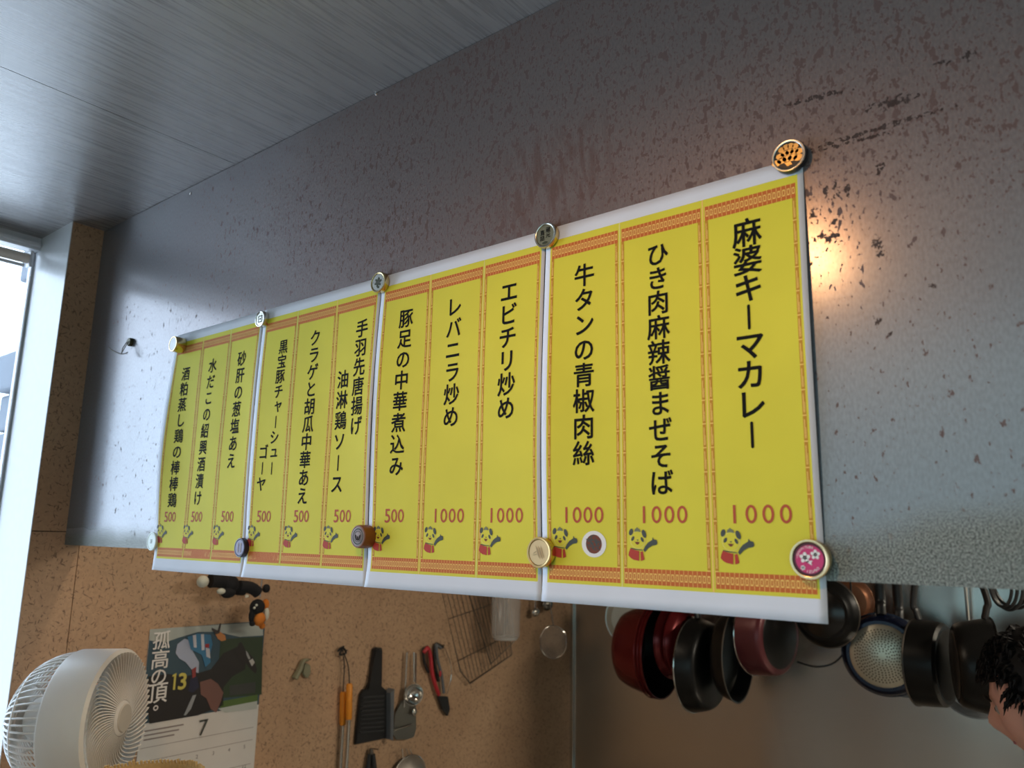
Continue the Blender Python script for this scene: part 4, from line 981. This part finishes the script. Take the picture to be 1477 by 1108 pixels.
# neck joined to the body chain through the same surface is made below; the head carries a short stub
link('head', bm, M_SKIN, person, True).matrix_world = HM
for s in (-1, 1):
    e = bmesh.new()
    tube([Vector((s * (.078 + .012 * (1 if 2 < k < 10 else .4)), -.012 - .016 * math.cos(k / 14 * 2 * PI) * 1.0, -.012 + .031 * math.sin(k / 14 * 2 * PI))) for k in range(14)], .0055, 8, e, closed=True)
    ball((s * .080, -.010, -.012), .018, e, (.35, .9, 1.4)); link('ear', e, M_SKIN, person, True).matrix_world = HM
    link('eye', ball((s * .030, .0722, -.006), .0125), mk('eye_white', (.35, .32, .30), .3), person, True).matrix_world = HM
    link('iris', ball((s * .030, .0800, -.006), .0065), M_HAIR, person, True).matrix_world = HM
    link('eyebrow', tube([(s * .012, .099, .012), (s * .030, .097, .018), (s * .050, .084, .015), (s * .058, .076, .010)], [.002, .0035, .003, .0015], 6), M_HAIR, person, True).matrix_world = HM
link('mouth', tube([(-.020, .075, -.066), (-.008, .0805, -.065), (.008, .0805, -.065), (.020, .075, -.066)], .0030, 8), mk('lips', sr(170, 90, 84), .45), person, True).matrix_world = HM
# hair: cap with tufts
bm = bmesh.new(); bmesh.ops.create_uvsphere(bm, u_segments=48, v_segments=36, radius=1)
kill = []
for v in bm.verts:
    x, y, z = v.co; line = .40 if y > .45 else (-.10 if y > -.15 else -.62)
    if y > -.15 and y <= .45: line = .40 - .50 * (.45 - y) / .60
    k = 1.0 + .04 * noise.noise(Vector((x * 6, y * 6, z * 6)))
    v.co = Vector((x * .087 * k, y * .104 * k - .002, z * .132 * k))
    if z < line: kill.append(v)
bmesh.ops.delete(bm, geom=kill, context='VERTS')
link('hair', bm, M_HAIR, person, True).matrix_world = HM
bm = bmesh.new()
for k in range(1500):
    a = random.uniform(0, 2 * PI); zz = random.uniform(-.15, 1); yv = math.cos(a); xv = math.sin(a); rr = math.sqrt(max(0, 1 - zz * zz))
    if yv * rr > .3 and zz < .36: continue
    if yv * rr > -.05 and zz < .02: continue
    p = Vector((xv * rr * .086, yv * rr * .103, zz * .130)); nrm = Vector((xv * rr, yv * rr, zz * .8)).normalized()
    d = (nrm * .5 + Vector((random.uniform(-.5, .5), .55 if yv > 0 else -.5, -.65 + random.uniform(-.3, .3)))).normalized(); L_ = random.uniform(.014, .030) * (.8 if yv > .3 else 1)
    tube([p - nrm * .004, p + d * L_ * .5 + nrm * .005, p + d * L_ + Vector((0, 0, -.004))], [.0035, .0025, .0003], 4, bm, caps=False)
link('hair_tufts', bm, M_HAIR, person, True, kind='stuff').matrix_world = HM
# body: one skinned surface
J = {}
hw = HM @ Vector((0, -.025, -.085)); nk = hw + Vector((.045, -.045, -.075))
bdir = Vector((fdir.x, fdir.y, 0)).normalized(); side = Vector((-bdir.y, bdir.x, 0))
pel = Vector((nk.x - bdir.x * .42, nk.y - bdir.y * .42, .78)); chest = nk.lerp(pel, .30); waist = nk.lerp(pel, .66)
J = dict(neck_top=(hw, .052), neck=(nk, .056), chest=(chest, .125), waist=(waist, .118), pelvis=(pel, .125))
edges = [('pelvis', 'waist'), ('waist', 'chest'), ('chest', 'neck'), ('neck', 'neck_top')]
for s, t in ((1, 'l'), (-1, 'r')):
    sh = nk + side * s * .17 + Vector((-bdir.x * .07, -bdir.y * .07, -.05)); el = sh + Vector((0, 0, -.25)) + bdir * .06 + side * s * .03; wr = el + bdir * .22 + Vector((0, 0, -.06)) - side * s * .05
    J['sh' + t] = (sh, .062); J['el' + t] = (el, .045); J['wr' + t] = (wr, .029); edges += [('chest', 'sh' + t), ('sh' + t, 'el' + t), ('el' + t, 'wr' + t)]
    hp = pel + side * s * .09 + Vector((0, 0, -.06)); kn = hp + Vector((0, 0, -.38)) + bdir * .03; an = Vector((kn.x - bdir.x * .03, kn.y - bdir.y * .03, ZF + .08)); toe = an + bdir * .17 + Vector((0, 0, -.045))
    J['hp' + t] = (hp, .088); J['kn' + t] = (kn, .062); J['an' + t] = (an, .042); J['to' + t] = (toe, .033); edges += [('pelvis', 'hp' + t), ('hp' + t, 'kn' + t), ('kn' + t, 'an' + t), ('an' + t, 'to' + t)]
def skin(name, J, edges, root, mats, parent, sub=2):
    keys = list(J); me = bpy.data.meshes.new(name); me.from_pydata([tuple(J[k][0]) for k in keys], [(keys.index(a), keys.index(b)) for a, b in edges], [])
    o = bpy.data.objects.new(name, me); COL.objects.link(o); o.parent = parent
    m = o.modifiers.new('skin', 'SKIN'); m.use_smooth_shade = True
    for i, k in enumerate(keys): me.skin_vertices[0].data[i].radius = (J[k][1], J[k][1]); me.skin_vertices[0].data[i].use_root = (k == root)
    s = o.modifiers.new('sub', 'SUBSURF'); s.levels = sub; s.render_levels = sub
    dg = bpy.context.evaluated_depsgraph_get(); me2 = bpy.data.meshes.new_from_object(o.evaluated_get(dg)); o.modifiers.clear(); o.data = me2
    for q in mats: me2.materials.append(q)
    for p in me2.polygons: p.use_smooth = True
    return o
body = skin('body', J, edges, 'pelvis', [M_SKIN, M_SHIRT, M_TROU], person)
for p in body.data.polygons:
    z = p.center
    p.material_index = 2 if z.z < pel.z + .02 else (0 if (z - hw).length < .095 or min((z - J['wrl'][0]).length, (z - J['wrr'][0]).length) < .10 else 1)
for t, s in (('l', 1), ('r', -1)):
    wr = J['wr' + t][0]; hd = bdir
    H = dict(w=(wr - hd * .02, .026), p1=(wr + hd * .045, .022)); E = [('w', 'p1')]
    for k in range(4):
        b0 = wr + hd * .075 + side * (k - 1.5) * .019; ln = (.036, .042, .039, .030)[k]
        for j, (u, dz) in enumerate(((0, 0), (.55, -.006), (1.05, -.022), (1.4, -.042))): H[f'f{k}{j}'] = (b0 + hd * ln * u + Vector((0, 0, dz)), .0088 - .0007 * j)
        E += [('p1', f'f{k}0'), (f'f{k}0', f'f{k}1'), (f'f{k}1', f'f{k}2'), (f'f{k}2', f'f{k}3')]
    H['t0'] = (wr + hd * .02 - side * s * .026 + Vector((0, 0, -.006)), .011); H['t1'] = (wr + hd * .048 - side * s * .044 + Vector((0, 0, -.014)), .0095); H['t2'] = (wr + hd * .07 - side * s * .048 + Vector((0, 0, -.024)), .008)
    E += [('w', 't0'), ('t0', 't1'), ('t1', 't2')]
    skin('hand', H, E, 'w', [M_SKIN], person)
